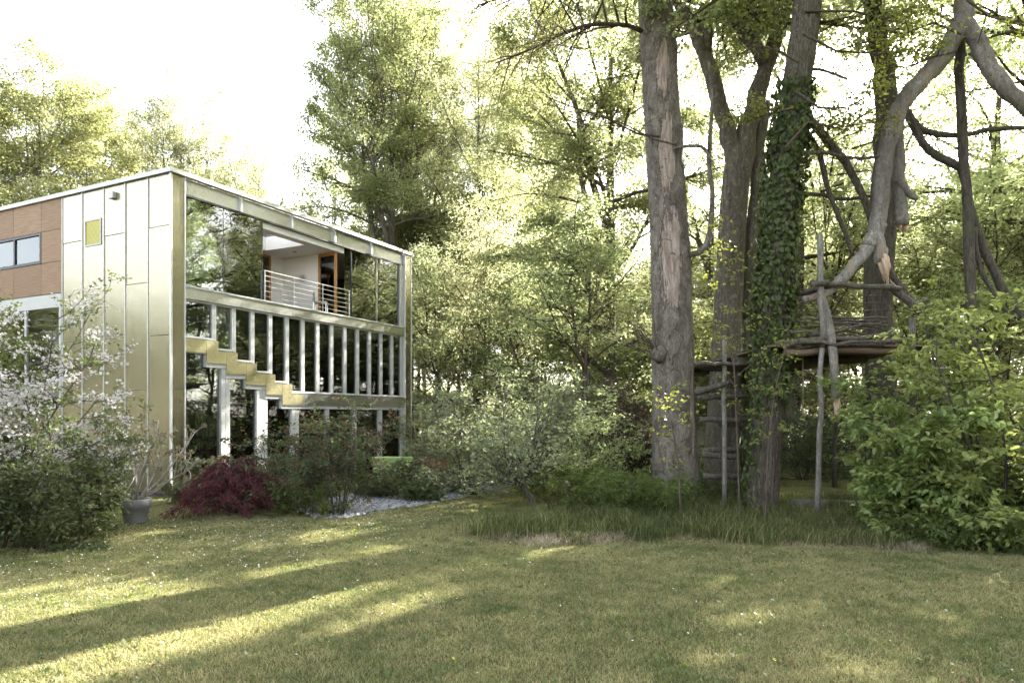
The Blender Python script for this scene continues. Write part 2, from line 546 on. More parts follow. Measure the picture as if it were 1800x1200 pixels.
MT['lf_red'] = m_leaf('red_shoot_leaf', (0.09, 0.05, 0.03), (0.17, 0.10, 0.06), (0.22, 0.12, 0.05), 0.3)
MT['lf_maple'] = m_leaf('purple_maple_leaf', (0.05, 0.008, 0.013), (0.16, 0.03, 0.040), (0.24, 0.03, 0.04), 0.33)
MT['lf_copper'] = m_leaf('copper_leaf', (0.03, 0.02, 0.02), (0.09, 0.06, 0.05), (0.12, 0.06, 0.04), 0.35)
MT['lf_ivy'] = m_leaf('ivy_leaf', (0.025, 0.040, 0.010), (0.08, 0.11, 0.028), (0.13, 0.16, 0.03), 0.22, 0.5, spec=0.3)
MT['lf_young'] = m_leaf('young_tree_leaf', (0.09, 0.11, 0.025), (0.20, 0.22, 0.055), (0.32, 0.34, 0.06), 0.42)
MT['lf_bud'] = m_leaf('budding_leaf', (0.17, 0.13, 0.07), (0.30, 0.26, 0.14), (0.38, 0.33, 0.12), 0.4)
MT['lf_apple'] = m_leaf('apple_leaf', (0.055, 0.085, 0.025), (0.15, 0.19, 0.055), (0.24, 0.28, 0.06), 0.4)
MT['blossom'] = m_leaf('white_blossom', (0.62, 0.58, 0.56), (0.80, 0.79, 0.76), (0.7, 0.67, 0.62), 0.35, 0.6)
MT['lf_rhodo'] = m_leaf('rhododendron_leaf', (0.10, 0.11, 0.06), (0.24, 0.23, 0.12), (0.2, 0.2, 0.08), 0.25, 0.45)
MT['lf_hedge'] = m_leaf('hedge_leaf', (0.045, 0.065, 0.025), (0.115, 0.135, 0.055), (0.17, 0.20, 0.06), 0.35)
MT['lf_tan'] = m_leaf('tan_bud', (0.20, 0.17, 0.10), (0.34, 0.29, 0.18), (0.3, 0.25, 0.12), 0.3)
MT['lf_weed'] = m_leaf('weed_leaf', (0.05, 0.075, 0.018), (0.14, 0.17, 0.045), (0.22, 0.27, 0.05), 0.38)
MT['straw'] = m_leaf('dry_straw', (0.22, 0.17, 0.11), (0.42, 0.36, 0.26), (0.25, 0.2, 0.12), 0.25, 0.8)
MT['litter'] = m_leaf('dead_leaf', (0.10, 0.055, 0.03), (0.26, 0.16, 0.09), (0.2, 0.1, 0.04), 0.2, 0.8)
MT['yellowflower'] = m_leaf('dandelion', (0.55, 0.34, 0.02), (0.7, 0.5, 0.04), (0.5, 0.35, 0.02), 0.3)

# bark
MT['bark_bg'] = m_bark('grey_bark', (0.055, 0.048, 0.04), (0.17, 0.15, 0.125), 1.0, 0.5)
MT['bark_twig'] = m_bark('brown_bark', (0.05, 0.038, 0.028), (0.14, 0.11, 0.085), 1.2, 0.4)
MT['bark_ivy'] = m_bark('furrowed_bark', (0.05, 0.042, 0.034), (0.17, 0.145, 0.12), 1.6, 1.0, 0.25)
MT['bark_fork'] = m_bark('mossy_bark', (0.06, 0.05, 0.04), (0.155, 0.13, 0.105), 0.7, 0.35, 0.35, 0.2)
MT['bark_dead'] = m_bark('dead_branch_bark', (0.12, 0.108, 0.096), (0.27, 0.25, 0.222), 0.8, 0.15, 0.1, 0.3, True)
MT['bark_dark'] = m_bark('dark_limb_bark', (0.035, 0.03, 0.026), (0.11, 0.095, 0.08), 1.0, 0.5, 0.3)
MT['bark_pale'] = m_bark('pale_stem_bark', (0.24, 0.22, 0.19), (0.42, 0.39, 0.34), 1.5, 0.2)
MT['pole'] = m_bark('weathered_pole', (0.11, 0.10, 0.088), (0.25, 0.23, 0.205), 1.5, 0.3, 0.15, 0.2)
MT['pole_dark'] = m_bark('old_dark_log', (0.045, 0.038, 0.032), (0.14, 0.12, 0.10), 1.5, 0.4, 0.2, 0.1)
MT['plank'] = m_wood('old_deck_board', (0.09, 0.06, 0.04), (0.20, 0.14, 0.095), (0.8, 6, 6), 0.85)
MT['split'] = m_wood('freshly_split_wood', (0.30, 0.20, 0.13), (0.50, 0.38, 0.27), (14, 14, 0.9), 0.75)
MT['rope'] = m_plain('rope', (0.34, 0.31, 0.25), 0.9)


def m_beech():
    """smooth grey beech bark; a long wound where the bark has come away shows pinkish wood"""
    m = Mat('beech_bark_with_wound'); p = m.obj()
    s = m.n('SeparateXYZ', {0: p})
    x, y, z = s.outputs
    v = m.scaled(p, (2.2, 2.2, 1.2))
    n1 = m.noise(v, 2.0, 6, 0.65, 0.6)
    n2 = m.noise(m.scaled(p, (9, 9, 1.0)), 2.4, 5, 0.6)
    c = m.ramp(n1, [(0.28, (0.07, 0.059, 0.049)), (0.5, (0.135, 0.118, 0.101)), (0.72, (0.22, 0.20, 0.175))])
    c = m.mix(m.math('MULTIPLY', m.ramp(n2, [(0.55, (0, 0, 0)), (0.7, (1, 1, 1))]), 0.5), c, (0.10, 0.085, 0.07))
    nf = m.noise(m.scaled(p, (16, 16, 6)), 1.8, 6, 0.75)
    c = m.mix(0.8, c, m.ramp(nf, [(0.32, (0.4, 0.38, 0.36)), (0.52, (1.05, 1.03, 1.0)), (0.7, (1.5, 1.46, 1.4))]), 'MULTIPLY')
    nz = m.noise(m.scaled(p, (3.0, 3.0, 1.0)), 1.6, 5, 0.7)
    nz2 = m.noise(m.scaled(p, (12.0, 12.0, 2.4)), 1.7, 5, 0.7)
    w = m.math('ADD', m.math('MULTIPLY', m.math('SUBTRACT', nz, 0.5), 1.3), m.math('MULTIPLY', m.math('SUBTRACT', nz2, 0.5), 0.8))
    E_ = []
    def patch(xc, zc, hx, hz):
        dx = m.math('DIVIDE', m.math('SUBTRACT', x, xc), hx)
        dz = m.math('DIVIDE', m.math('SUBTRACT', z, zc), hz)
        r = m.math('ADD', m.math('MULTIPLY', dx, dx), m.math('MULTIPLY', dz, dz))
        r = m.math('ADD', r, m.math('MULTIPLY', w, 2.2))
        front = m.math('LESS_THAN', y, 0.12)
        E_.append(m.math('MULTIPLY', m.ramp(r, [(0.55, (0, 0, 0)), (0.86, (1, 1, 1)), (0.94, (1, 1, 1)), (1.0, (0, 0, 0))]), front))
        return m.math('MULTIPLY', m.ramp(r, [(0.86, (1, 1, 1)), (0.92, (0, 0, 0))]), front)
    wood = m.ramp(n2, [(0.28, (0.13, 0.092, 0.07)), (0.48, (0.26, 0.205, 0.17)), (0.66, (0.36, 0.315, 0.275))])
    k = m.math('MAXIMUM', patch(-0.24, 5.75, 0.25, 1.35), patch(-0.33, 8.2, 0.20, 1.0))
    k = m.math('MAXIMUM', k, patch(0.28, 2.2, 0.07, 1.5))
    k = m.math('MAXIMUM', k, patch(-0.42, 10.2, 0.16, 0.75))
    c = m.mix(k, c, wood)
    e = E_[0]
    for q in E_[1:]: e = m.math('MAXIMUM', e, q)
    c = m.mix(m.math('MULTIPLY', e, 0.6), c, (0.06, 0.045, 0.035))
    cr = m.n('TexVoronoi', {'Vector': m.scaled(p, (2.0, 2.0, 1.6)), 'Scale': 1.7, 'Randomness': 1.0}, feature='DISTANCE_TO_EDGE').outputs['Distance']
    crk = m.math('MULTIPLY', m.ramp(cr, [(0.0, (1, 1, 1)), (0.02, (0, 0, 0))]), m.ramp(n1, [(0.42, (1, 1, 1)), (0.55, (0, 0, 0))]))
    c = m.mix(crk, c, (0.03, 0.025, 0.02))
    spk = m.ramp(m.noise(m.scaled(p, (20, 20, 9)), 1.6, 2), [(0.70, (0, 0, 0)), (0.73, (1, 1, 1))])
    c = m.mix(m.math('MULTIPLY', spk, 0.8), c, (0.5, 0.48, 0.44))
    h = m.math('ADD', m.math('ADD', m.math('MULTIPLY', n1, 0.8), m.math('MULTIPLY', nf, 0.5)), m.math('MULTIPLY', n2, 0.3))
    h = m.math('SUBTRACT', h, m.math('MULTIPLY', k, 0.7))
    h = m.math('SUBTRACT', h, m.math('MULTIPLY', crk, 0.5))
    return m.done(m.pbr(c, 0.88, 0, 0.25, m.bump(h, 0.9, 0.05)))


MT['bark_beech'] = m_beech()


def m_lawn(soil=True):
    m = Mat('lawn_soil'); p = m.pos()
    n1 = m.noise(p, 0.35, 4, 0.6); n2 = m.noise(p, 14, 4, 0.7)
    a = m.ramp(n1, [(0.35, (0.06, 0.065, 0.025)), (0.65, (0.11, 0.10, 0.045))])
    c = m.mix(m.math('MULTIPLY', n2, 0.6), a, (0.07, 0.06, 0.03))
    return m.done(m.pbr(c, 0.95, 0, 0.1, m.bump(n2, 0.6, 0.03)))


def m_grass(name, green, yellow, trans):
    m = Mat(name); p = m.pos()
    isl = m.n('NewGeometry').outputs['Random Per Island']
    oi = m.n('ObjectInfo').outputs['Random']
    n1 = m.noise(p, 0.55, 5, 0.65); n2 = m.noise(p, 2.6, 3, 0.6)
    f = m.math('ADD', m.math('MULTIPLY', n1, 0.75), m.math('MULTIPLY', n2, 0.55))
    k = m.ramp(f.outputs[0], [(0.50, (0, 0, 0)), (0.76, (1, 1, 1))])
    c = m.mix(k, green, yellow)
    v = m.math('ADD', m.math('MULTIPLY', isl, 1.3), 0.3)
    c = m.mix(1.0, c, m.n('CombineColor', {0: v, 1: v, 2: v}).outputs[0], 'MULTIPLY')
    dry = m.math('MULTIPLY', m.math('GREATER_THAN', isl, 0.86), m.math('ADD', m.math('MULTIPLY', k, 0.6), 0.25))
    c = m.mix(dry, c, (0.33, 0.28, 0.15))
    d = m.pbr(c, 0.7, 0, 0.2)
    t = m.n('BsdfTranslucent', {'Color': m.mix(0.5, c, trans)})
    return m.done(m.n('MixShader', {0: 0.3, 1: d, 2: t}))


MT['soil_lawn'] = m_lawn()
MT['grass'] = m_grass('mown_grass', (0.12, 0.152, 0.056), (0.345, 0.32, 0.155), (0.36, 0.36, 0.12))
MT['tallgrass'] = m_grass('tall_grass', (0.06, 0.085, 0.028), (0.13, 0.145, 0.05), (0.17, 0.21, 0.05))


def m_gravel():
    m = Mat('grey_slate_gravel')
    isl = m.n('NewGeometry').outputs['Random Per Island']
    c = m.ramp(isl, [(0.0, (0.16, 0.165, 0.175)), (0.5, (0.25, 0.252, 0.255)), (1.0, (0.42, 0.42, 0.415))])
    return m.done(m.pbr(c, 0.75, 0, 0.4))


MT['gravel'] = m_gravel()
MT['gravelbed'] = m_plain('gravel_bed', (0.20, 0.20, 0.205), 0.95, 0, 0.3, 25)


# ------------------------------------------------------------------ ground
def ground_mesh():
    xs = np.concatenate([[-1200, -300, -90], np.arange(-40, 41, 2.0), [90, 300, 1200]])
    ys = np.concatenate([[-1200, -300, -90], np.arange(-20, 61, 2.0), [90, 300, 1200]])
    X, Y = np.meshgrid(xs, ys)
    V = np.stack([X, Y, np.zeros_like(X)], -1).reshape(-1, 3)
    nx = len(xs)
    i = (np.arange(len(ys) - 1)[:, None] * nx + np.arange(nx - 1)[None, :]).ravel()
    F = np.stack([i, i + 1, i + nx + 1, i + nx], -1)
    return raw_mesh('ground', V, [(F, 0)], [MT['soil_lawn']])


tag(add('ground', ground_mesh()), kind='structure')

# ------------------------------------------------------------------ the house
# local frame: x along the glazed front, y along the brass side, z up; origin at the near corner
HC = (-8.62, 17.7, 0.0)
HROT = math.atan2(0.893, 0.451)
house = empty('modern_house', HC, HROT)
tag(house, 'flat-roofed modern house clad in shiny brass sheet with a stepped glazed front', 'house')
H_TOP, H_LEN, H_DEP = 8.24, 10.47, 13.0
H = house

# brass side: five columns of sheets, joints staggered
cols = [0.0, 0.88, 1.79, 2.69, 3.63, 4.54]
for c in range(5):
    js = [0.12, 1.37, 4.15, 6.93, H_TOP] if c % 2 == 0 else [0.12, 2.76, 5.54, H_TOP]
    y0, y1 = cols[c] + (0.03 if c == 0 else 0.014), cols[c + 1] - 0.014
    for a, b in zip(js[:-1], js[1:]):
        dx = 0.004 * ((c * 7 + int(a * 3)) % 3)
        if c == 3 and a < 7.0 < b:      # the sheet with the small grille window cut into it
            boxes('metal_panel', [(dx, 0.03, y0, y1, a + .006, 6.73), (dx, 0.03, y0, y1, 7.45, b - .006),
                                  (dx, 0.03, y0, 2.80, 6.73, 7.45), (dx, 0.03, 3.50, y1, 6.73, 7.45)], MT['metal'], H)
        else:
            box('metal_panel', (dx, 0.03, y0, y1, a + .011, b - .011), MT['metal'], H)
for c in range(1, 6):
    box('seam_strip', (-0.018, 0.028, cols[c] - .012, cols[c] + .012, .1, H_TOP), MT['seam'], H)
g = boxes('grille_window', [(-0.02, 0.03, 2.80, 3.50, 6.73, 6.77), (-0.02, 0.03, 2.80, 3.50, 7.41, 7.45),
                            (-0.02, 0.03, 2.80, 2.83, 6.77, 7.41), (-0.02, 0.03, 3.47, 3.50, 6.77, 7.41)], MT['edge'], H)
g['label'] = 'small square window covered by a yellow brass grille'
box('grille', (-0.006, 0.02, 2.832, 3.468, 6.772, 7.408), MT['louvre'], g)
lm = boxes('wall_lamp', [(-0.10, -0.001, 2.17, 2.36, 7.88, 7.90), (-0.10, -0.08, 2.17, 2.36, 7.90, 8.05), (-0.08, -0.001, 2.17, 2.19, 7.90, 8.05),
                         (-0.08, -0.001, 2.34, 2.36, 7.90, 8.05)], MT['edge'], H)
box('bulb_cover', (-0.075, -0.002, 2.20, 2.33, 7.905, 8.03), MT['white_alu'], lm)

# larch-clad part of the side with its black window
rows = [5.57, 6.47, 7.38, H_TOP]
wc = [4.57, 5.56, 6.96, 8.36, 9.76, 11.16, H_DEP]
for i in range(6):
    for j in range(3):
        if j == 1 and 1 <= i <= 2: continue
        box('larch_panel', (0.0, 0.03, wc[i] + .006, wc[i + 1] - .006, rows[j] + .006, rows[j + 1] - .006), MT['larch'], H)
w = boxes('side_window', [(-0.01, 0.06, 5.57, 8.35, 6.48, 6.56), (-0.01, 0.06, 5.57, 8.35, 7.31, 7.37),
                          (-0.01, 0.06, 5.57, 5.64, 6.56, 7.31), (-0.01, 0.06, 8.28, 8.35, 6.56, 7.31), (0.0, 0.06, 6.9, 6.97, 6.56, 7.31)], MT['frame_dark'], H)
w['label'] = 'long black-framed window in the larch cladding'
box('pane', (0.035, 0.045, 5.64, 6.9, 6.56, 7.31), MT['glass'], w)
box('pane', (0.035, 0.045, 6.97, 8.28, 6.56, 7.31), MT['glass'], w)
w = boxes('side_window', [(-0.01, 0.06, 4.60, H_DEP, 5.17, 5.55), (-0.01, 0.06, 4.60, 4.70, 2.4, 5.17), (-0.01, 0.06, 6.3, 6.38, 2.4, 5.17),
                          (-0.01, 0.06, 8.2, 8.28, 2.4, 5.17), (-0.01, 0.06, 10.2, 10.28, 2.4, 5.17), (-0.01, 0.06, 4.60, H_DEP, 2.3, 2.4)], MT['white_alu'], H)
w['label'] = 'tall white-framed window behind the blossom'
for a, b in ((4.7, 6.3), (6.38, 8.2), (8.28, 10.2), (10.28, H_DEP)):
    box('pane', (0.03, 0.04, a, b, 2.4, 5.17), MT['glass'], w)
for i in range(6):
    box('metal_panel', (0.0, 0.03, wc[i] + .008, wc[i + 1] - .008, 0.12, 2.29), MT['metal'], H)
box('plinth', (0.04, H_LEN - .02, 0.045, H_DEP, -0.1, 0.119), MT['dark'], H)

# structure inside: walls, slabs, roof with the skylight
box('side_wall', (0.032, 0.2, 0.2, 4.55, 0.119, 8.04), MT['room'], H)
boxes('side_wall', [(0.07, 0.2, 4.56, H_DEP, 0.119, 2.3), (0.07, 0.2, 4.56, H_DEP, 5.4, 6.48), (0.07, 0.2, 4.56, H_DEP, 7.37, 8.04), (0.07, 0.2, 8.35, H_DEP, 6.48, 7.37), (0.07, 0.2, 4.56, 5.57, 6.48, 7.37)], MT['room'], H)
box('end_wall', (H_LEN - .22, H_LEN - .001, 0.40, H_DEP, 0.119, 8.04), MT['metal'], H)
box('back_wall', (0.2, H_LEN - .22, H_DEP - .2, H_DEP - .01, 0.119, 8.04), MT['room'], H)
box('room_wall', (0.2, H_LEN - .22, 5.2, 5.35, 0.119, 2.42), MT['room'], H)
box('room_wall', (0.2, H_LEN - .22, 5.0, 5.15, 2.72, 5.13), MT['room'], H)
box('room_wall', (6.7, H_LEN - .22, 4.2, 4.35, 5.43, 7.6), MT['room'], H)
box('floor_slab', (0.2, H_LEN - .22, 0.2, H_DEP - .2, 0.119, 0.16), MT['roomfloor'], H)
box('floor_slab', (4.3, H_LEN - .22, 0.9, H_DEP - .2, 2.42, 2.70), MT['room'], H)
box('floor_slab', (0.2, H_LEN - .22, 0.16, H_DEP - .2, 5.15, 5.42), MT['room'], H)
SK = (3.2, 5.25, 0.5, 2.2)
def ring(z0, z1, x0, x1, y0, y1):
    return [(x0, SK[0], y0, y1, z0, z1), (SK[1], x1, y0, y1, z0, z1), (SK[0], SK[1], y0, SK[2], z0, z1), (SK[0], SK[1], SK[3], y1, z0, z1)]
boxes('roof', ring(8.045, 8.24, 0.035, H_LEN - .005, 0.16, H_DEP), MT['roofgrey'], H)
boxes('ceiling', ring(7.60, 8.043, 0.2, H_LEN - .22, 0.16, H_DEP - .2), MT['ceiling'], H)
boxes('skylight_shaft', [(SK[0] - .04, SK[0], SK[2] - .04, SK[3] + .04, 8.25, 8.36), (SK[1], SK[1] + .04, SK[2] - .04, SK[3] + .04, 8.25, 8.36),
                         (SK[0], SK[1], SK[2] - .04, SK[2], 8.25, 8.36), (SK[0], SK[1], SK[3], SK[3] + .04, 8.25, 8.36)], MT['plaster'], H)
box('roof_edge', (-0.07, H_LEN + .07, -0.08, 0.06, 8.245, 8.36), MT['edge'], H)
box('roof_edge', (-0.07, 0.06, 0.062, H_DEP, 8.245, 8.36), MT['edge'], H)
box('roof_edge', (H_LEN - .06, H_LEN + .07, 0.062, H_DEP, 8.245, 8.36), MT['edge'], H)

# front: brass frame left and right
box('corner_profile', (-0.02, 0.03, -0.02, 0.028, 0.0, H_TOP), MT['seam'], H)
for a, b in ((0.0, 2.8), (2.81, 5.58), (5.59, H_TOP)):
    box('metal_panel', (0.034, 0.385, 0.0, 0.14, a, b), MT['metal'], H)
    box('metal_panel', (10.085, H_LEN, 0.0, 0.14, a, b), MT['metal'], H)
box('frame_edge', (0.386, 0.41, -0.03, 0.16, 0.0, H_TOP), MT['seam'], H)
box('frame_edge', (10.05, 10.084, -0.03, 0.16, 0.0, H_TOP), MT['seam'], H)
box('corner_profile', (H_LEN + .001, H_LEN + .03, -0.02, 0.40, 0.0, H_TOP), MT['seam'], H)
fin = [0.412, 2.25, 4.21, 6.16, 8.09, 10.048]
for a, b in zip(fin[:-1], fin[1:]):
    box('fascia_panel', (a + .03, b - .03, 0.08, 0.12, 7.84, 8.238), MT['metal_band'], H)
    box('mid_band_panel', (a + .004, b - .004, -0.01, 0.12, 5.13, 5.415), MT['metal_band'], H)
for a in fin[1:-1]:
    box('fascia_fin', (a - .028, a + .028, 0.0, 0.121, 7.84, 8.238), MT['seam'], H)
box('window_head', (0.412, 10.048, 0.06, 0.158, 7.79, 7.838), MT['frame_dark'], H)
box('sill', (0.412, 10.048, -0.04, 0.15, 5.418, 5.462), MT['white_alu'], H)

# sliding glass of the top floor; the middle stands open
def pane(u0, u1, z0, z1, y=0.10, mat='glass_top', par=H, t=0.016):
    return box('pane', (u0, u1, y, y + t, z0, z1), MT[mat], par)
for a, b in ((0.42, 1.69), (1.71, 3.09), (7.10, 8.48), (8.50, 9.82)):
    p = pane(a, b, 5.463, 7.789)
    p['label'] = 'tall frameless sliding glass pane of the top floor'
box('glass_joint', (1.692, 1.708, 0.095, 0.125, 5.463, 7.789), MT['frame_dark'], H)
box('glass_joint', (8.482, 8.498, 0.095, 0.125, 5.463, 7.789), MT['seam'], H)
box('glass_joint', (3.092, 3.112, 0.095, 0.125, 5.463, 7.789), MT['frame_dark'], H)
box('glass_joint', (7.08, 7.098, 0.095, 0.125, 5.463, 7.789), MT['frame_dark'], H)
box('pane', (6.76, 7.075, 0.135, 0.15, 5.463, 7.789), MT['glass'], H)
box('window_post', (9.82, 10.048, 0.02, 0.158, 5.463, 7.789), MT['white_alu'], H)

# terrace behind the glass
box('terrace_floor', (0.2, 6.5, 0.162, 2.6, 5.421, 5.44), MT['roomfloor'], H)
boxes('terrace_wall', [(6.42, 6.56, 1.02, 2.62, 5.442, 7.598)], MT['plaster'], H)
box('terrace_wall', (0.2, 0.6, 2.62, 2.74, 5.442, 7.598), MT['plaster'], H)
box('terrace_wall', (5.9, 6.42, 2.62, 2.74, 5.442, 7.598), MT['plaster'], H)
d = boxes('terrace_door', [(6.44, 6.52, 0.94, 1.01, 5.442, 7.598), (6.44, 6.52, 0.24, 0.31, 5.442, 7.598),
                           (6.44, 6.52, 0.31, 0.94, 7.50, 7.598), (6.44, 6.52, 0.31, 0.94, 5.442, 5.54)], MT['oakframe'], H)
d['label'] = 'glass terrace door in an orange-brown wooden frame'
box('pane', (6.475, 6.485, 0.31, 0.94, 5.54, 7.50), MT['glass'], d)
d = boxes('terrace_window', [(0.6, 5.90, 2.64, 2.72, 7.52, 7.598), (0.6, 5.9, 2.64, 2.72, 5.442, 5.5)], MT['oakframe'], H)
for u in (0.6, 2.4, 4.1, 5.82): box('window_post', (u, u + .08, 2.64, 2.72, 5.502, 7.518), MT['oakframe'], d)
for a, b in ((0.68, 2.4), (2.48, 4.1), (4.18, 5.82)): box('pane', (a, b, 2.67, 2.685, 5.502, 7.518), MT['glass'], d)
lm = box('wall_lamp', (6.34, 6.419, 1.55, 1.72, 6.75, 6.92), MT['steel'], H)
for q in ((4.6, 2.35), (5.75, 1.4)): box('ceiling_spot', (q[0], q[0] + .1, q[1], q[1] + .1, 7.585, 7.60), MT['frame_dark'], H)
rl = box('railing', (3.115, 6.95, 0.046, 0.066, 6.337, 6.36), MT['steel'], H)
for u in (3.13, 4.29, 5.58, 6.88): box('rail_post', (u - .012, u + .012, 0.02, 0.045, 5.464, 6.36), MT['steel'], rl)
for z in (5.60, 5.75, 5.90, 6.05, 6.20):
    box('rail_bar', (3.115, 6.95, 0.046, 0.062, z - .008, z + .008), MT['steel'], rl)

def curtain(u0, u1, y, z0, z1, par):
    n = 40
    u = np.linspace(u0, u1, n); yy = y + 0.035 * np.sin(np.arange(n) * 1.1)
    V = np.concatenate([np.stack([u, yy, np.full(n, z0)], -1), np.stack([u, yy, np.full(n, z1)], -1)])
    i = np.arange(n - 1)
    me = raw_mesh('curtain', V, [(np.stack([i, i + 1, i + n + 1, i + n], -1), 0)], [MT['curtain']])
    return add('curtain', me, par)
for a, b in ((7.25, 7.6), (9.45, 9.75)): curtain(a, b, 0.35, 5.45, 7.58, H)

# the row of narrow windows above the stepped band
mull = [0.412, 1.36, 2.02, 2.69, 3.37, 4.04, 4.71, 5.38, 6.04, 6.70, 7.36, 8.02, 8.68, 9.34, 10.048]
bots = [4.12, 3.87, 3.61, 3.34, 3.08] + [2.79] * 9
for i in range(14):
    a, b, z0, z1 = mull[i] + .003, mull[i + 1] - .003, bots[i], 5.126
    fw = 0.065
    if i == 0: fr = [(a, a + .02), (b - fw, b)]
    elif i == 13: fr = [(a, a + fw), (b - .16, b)]
    else: fr = [(a, a + fw), (b - fw, b)]
    y0 = 0.05
    w = boxes('narrow_window', [(fr[0][0], fr[0][1], y0, .15, z0, z1), (fr[1][0], fr[1][1], y0, .15, z0, z1),
                                (fr[0][1], fr[1][0], y0, .15, z0, z0 + .06), (fr[0][1], fr[1][0], y0, .15, z1 - .05, z1)], MT['white_alu'], H)
    box('pane', (fr[0][1], fr[1][0], .105, .12, z0 + .06, z1 - .05), MT['glass'], w)
    box('reveal', (fr[1][0] - .10, fr[1][0] - .002, .16, .30, z0 + .06, z1 - .05), MT['white_alu'], w)
    box('window_sill', (a, b, -0.005, .049, z0 - .004, z0 + .03), MT['white_alu'], w)

# the stepped band follows the stair inside
top_u = [0.412, 1.43, 2.08, 2.77, 3.48, 4.17]
top_z = [4.10, 3.845, 3.585, 3.315, 3.05, 2.765]
bot_u = [0.412, 1.05, 1.70, 2.39, 3.12, 3.76]
bot_z = [3.76, 3.50, 3.24, 2.97, 2.71, 2.42]
for k in range(6):
    u0 = bot_u[k] + .003
    if k < 5:
        u1 = bot_u[k + 1] - .003
        zt = top_z[k]
        if k == 0:
            poly = [(u0, bot_z[0]), (u1, bot_z[0]), (u1, top_z[0]), (u0, top_z[0])]
        else:
            a = top_u[k]
            poly = [(u0, bot_z[k]), (u1, bot_z[k]), (u1, top_z[k]), (a, top_z[k]), (a, top_z[k - 1]), (u0, top_z[k - 1])]
    else:
        a = top_u[5]
        poly = [(u0, bot_z[5]), (4.62, bot_z[5]), (4.62, top_z[5]), (a, top_z[5]), (a, top_z[4]), (u0, top_z[4])]
    prism('stepped_band_panel', poly, -0.03, 0.048, MT['metal_step'], H)
for a, b in ((4.626, 6.16), (6.166, 8.09), (8.096, 10.046)):
    box('low_band_panel', (a, b, -0.03, 0.048, 2.42, 2.765), MT['metal_band'], H)
for k in range(6):     # white lining under the steps
    u0, u1 = bot_u[k], (bot_u[k + 1] if k < 5 else 10.046)
    boxes('stair_lining', [(u0 + (0 if k == 0 else .11), u1 + (.105 if k < 5 else 0), 0.0, .15, bot_z[k] - (.03 if k == 0 else .11), bot_z[k] - .003)] +
          ([(u0, u0 + .105, 0.0, .15, bot_z[k] - .11, bot_z[k - 1] - (.033 if k == 1 else .113))] if k else []), MT['white_alu'], H)
box('spandrel', (4.18, 10.046, 0.052, 0.148, 2.43, 2.78), MT['dark'], H)

posts = [(1.57, 1.86), (2.82, 3.22), (4.20, 4.50), (5.72, 5.87), (7.10, 7.25), (8.52, 8.69), (9.87, 10.046)]
ptop = [3.38, 2.85, 2.305, 2.305, 2.305, 2.305, 2.305]
for (a, b), zt in zip(posts, ptop):
    boxes('window_post', [(a, (a + b) / 2 - .006, 0.02, .16, 0.10, zt), ((a + b) / 2 + .006, b, 0.02, .16, 0.10, zt), ((a + b) / 2 - .006, (a + b) / 2 + .006, 0.04, .16, 0.10, zt)], MT['white_alu'], H)
gl = [(0.412, 1.57, 3.74), (1.86, 2.82, 3.12), (3.22, 4.20, 2.6), (4.5, 5.72, 2.305), (5.87, 7.10, 2.305), (7.25, 8.52, 2.305), (8.69, 9.87, 2.305)]
for a, b, z in gl:
    p = box('pane', (a, b, .10, .115, 0.14, z), MT['glass'], H)
    p['label'] = 'tall ground-floor glass pane'
    box('bottom_rail', (a + .002, b - .002, .06, .15, 0.10, 0.16), MT['frame_dark'], H)
box('pane', (1.06, 1.57, .10, .115, 3.39, 3.74), MT['glass'], H) if False else None

# book shelves seen through the second pane
bc = empty('bookcase', tuple(house.matrix_basis @ Vector((2.0, 2.6, 0.161))), HROT)
tag(bc, 'dark bookcase full of books behind the ground-floor glass', 'bookcase')
rg = np.random.default_rng(5)
for z in (0.0, 0.42, 0.84, 1.26, 1.68, 2.1): box('shelf', (0, 2.4, 0, .3, z, z + .025), MT['dark'], bc)
for u in (0, 0.8, 1.6, 2.375): box('upright', (u, u + .025, -0.004, .304, -0.001, 2.13), MT['dark'], bc)
for z in (0.0, 0.42, 0.84, 1.26, 1.68):
    u = 0.05
    while u < 2.3:
        wd_ = 0.03 + 0.04 * rg.random()
        if rg.random() < 0.75 and abs((u % 0.8) - 0.75) > 0.06:
            box('book', (u, u + wd_ * .92, .03, .2, z + .026, z + .2 + .14 * rg.random()), MT['books'] if rg.random() < .6 else MT['plaster'], bc)
        u += wd_
ch = empty('terrace_chair', tuple(house.matrix_basis @ Vector((6.05, 0.55, 5.441))), HROT + 0.6)
tag(ch, 'white shell chair on the roofed terrace beside the wooden door', 'chair')
bevel_box('seat', (-.23, .23, -.23, .23, .40, .44), .018, MT['white_alu'], ch)
bevel_box('backrest', (-.22, .22, .21, .25, .45, .80), .018, MT['white_alu'], ch)
for sx in (-1, 1):
    for sy in (-1, 1): box('leg', (sx * .2 - .012, sx * .2 + .012, sy * .2 - .012, sy * .2 + .012, 0, .405), MT['steel'], ch)


# ------------------------------------------------------------------ trees
def gpt(px, py):
    Y = FPX * CAM_H / (py - HOR)
    return ((px - 900) / FPX * Y, Y)


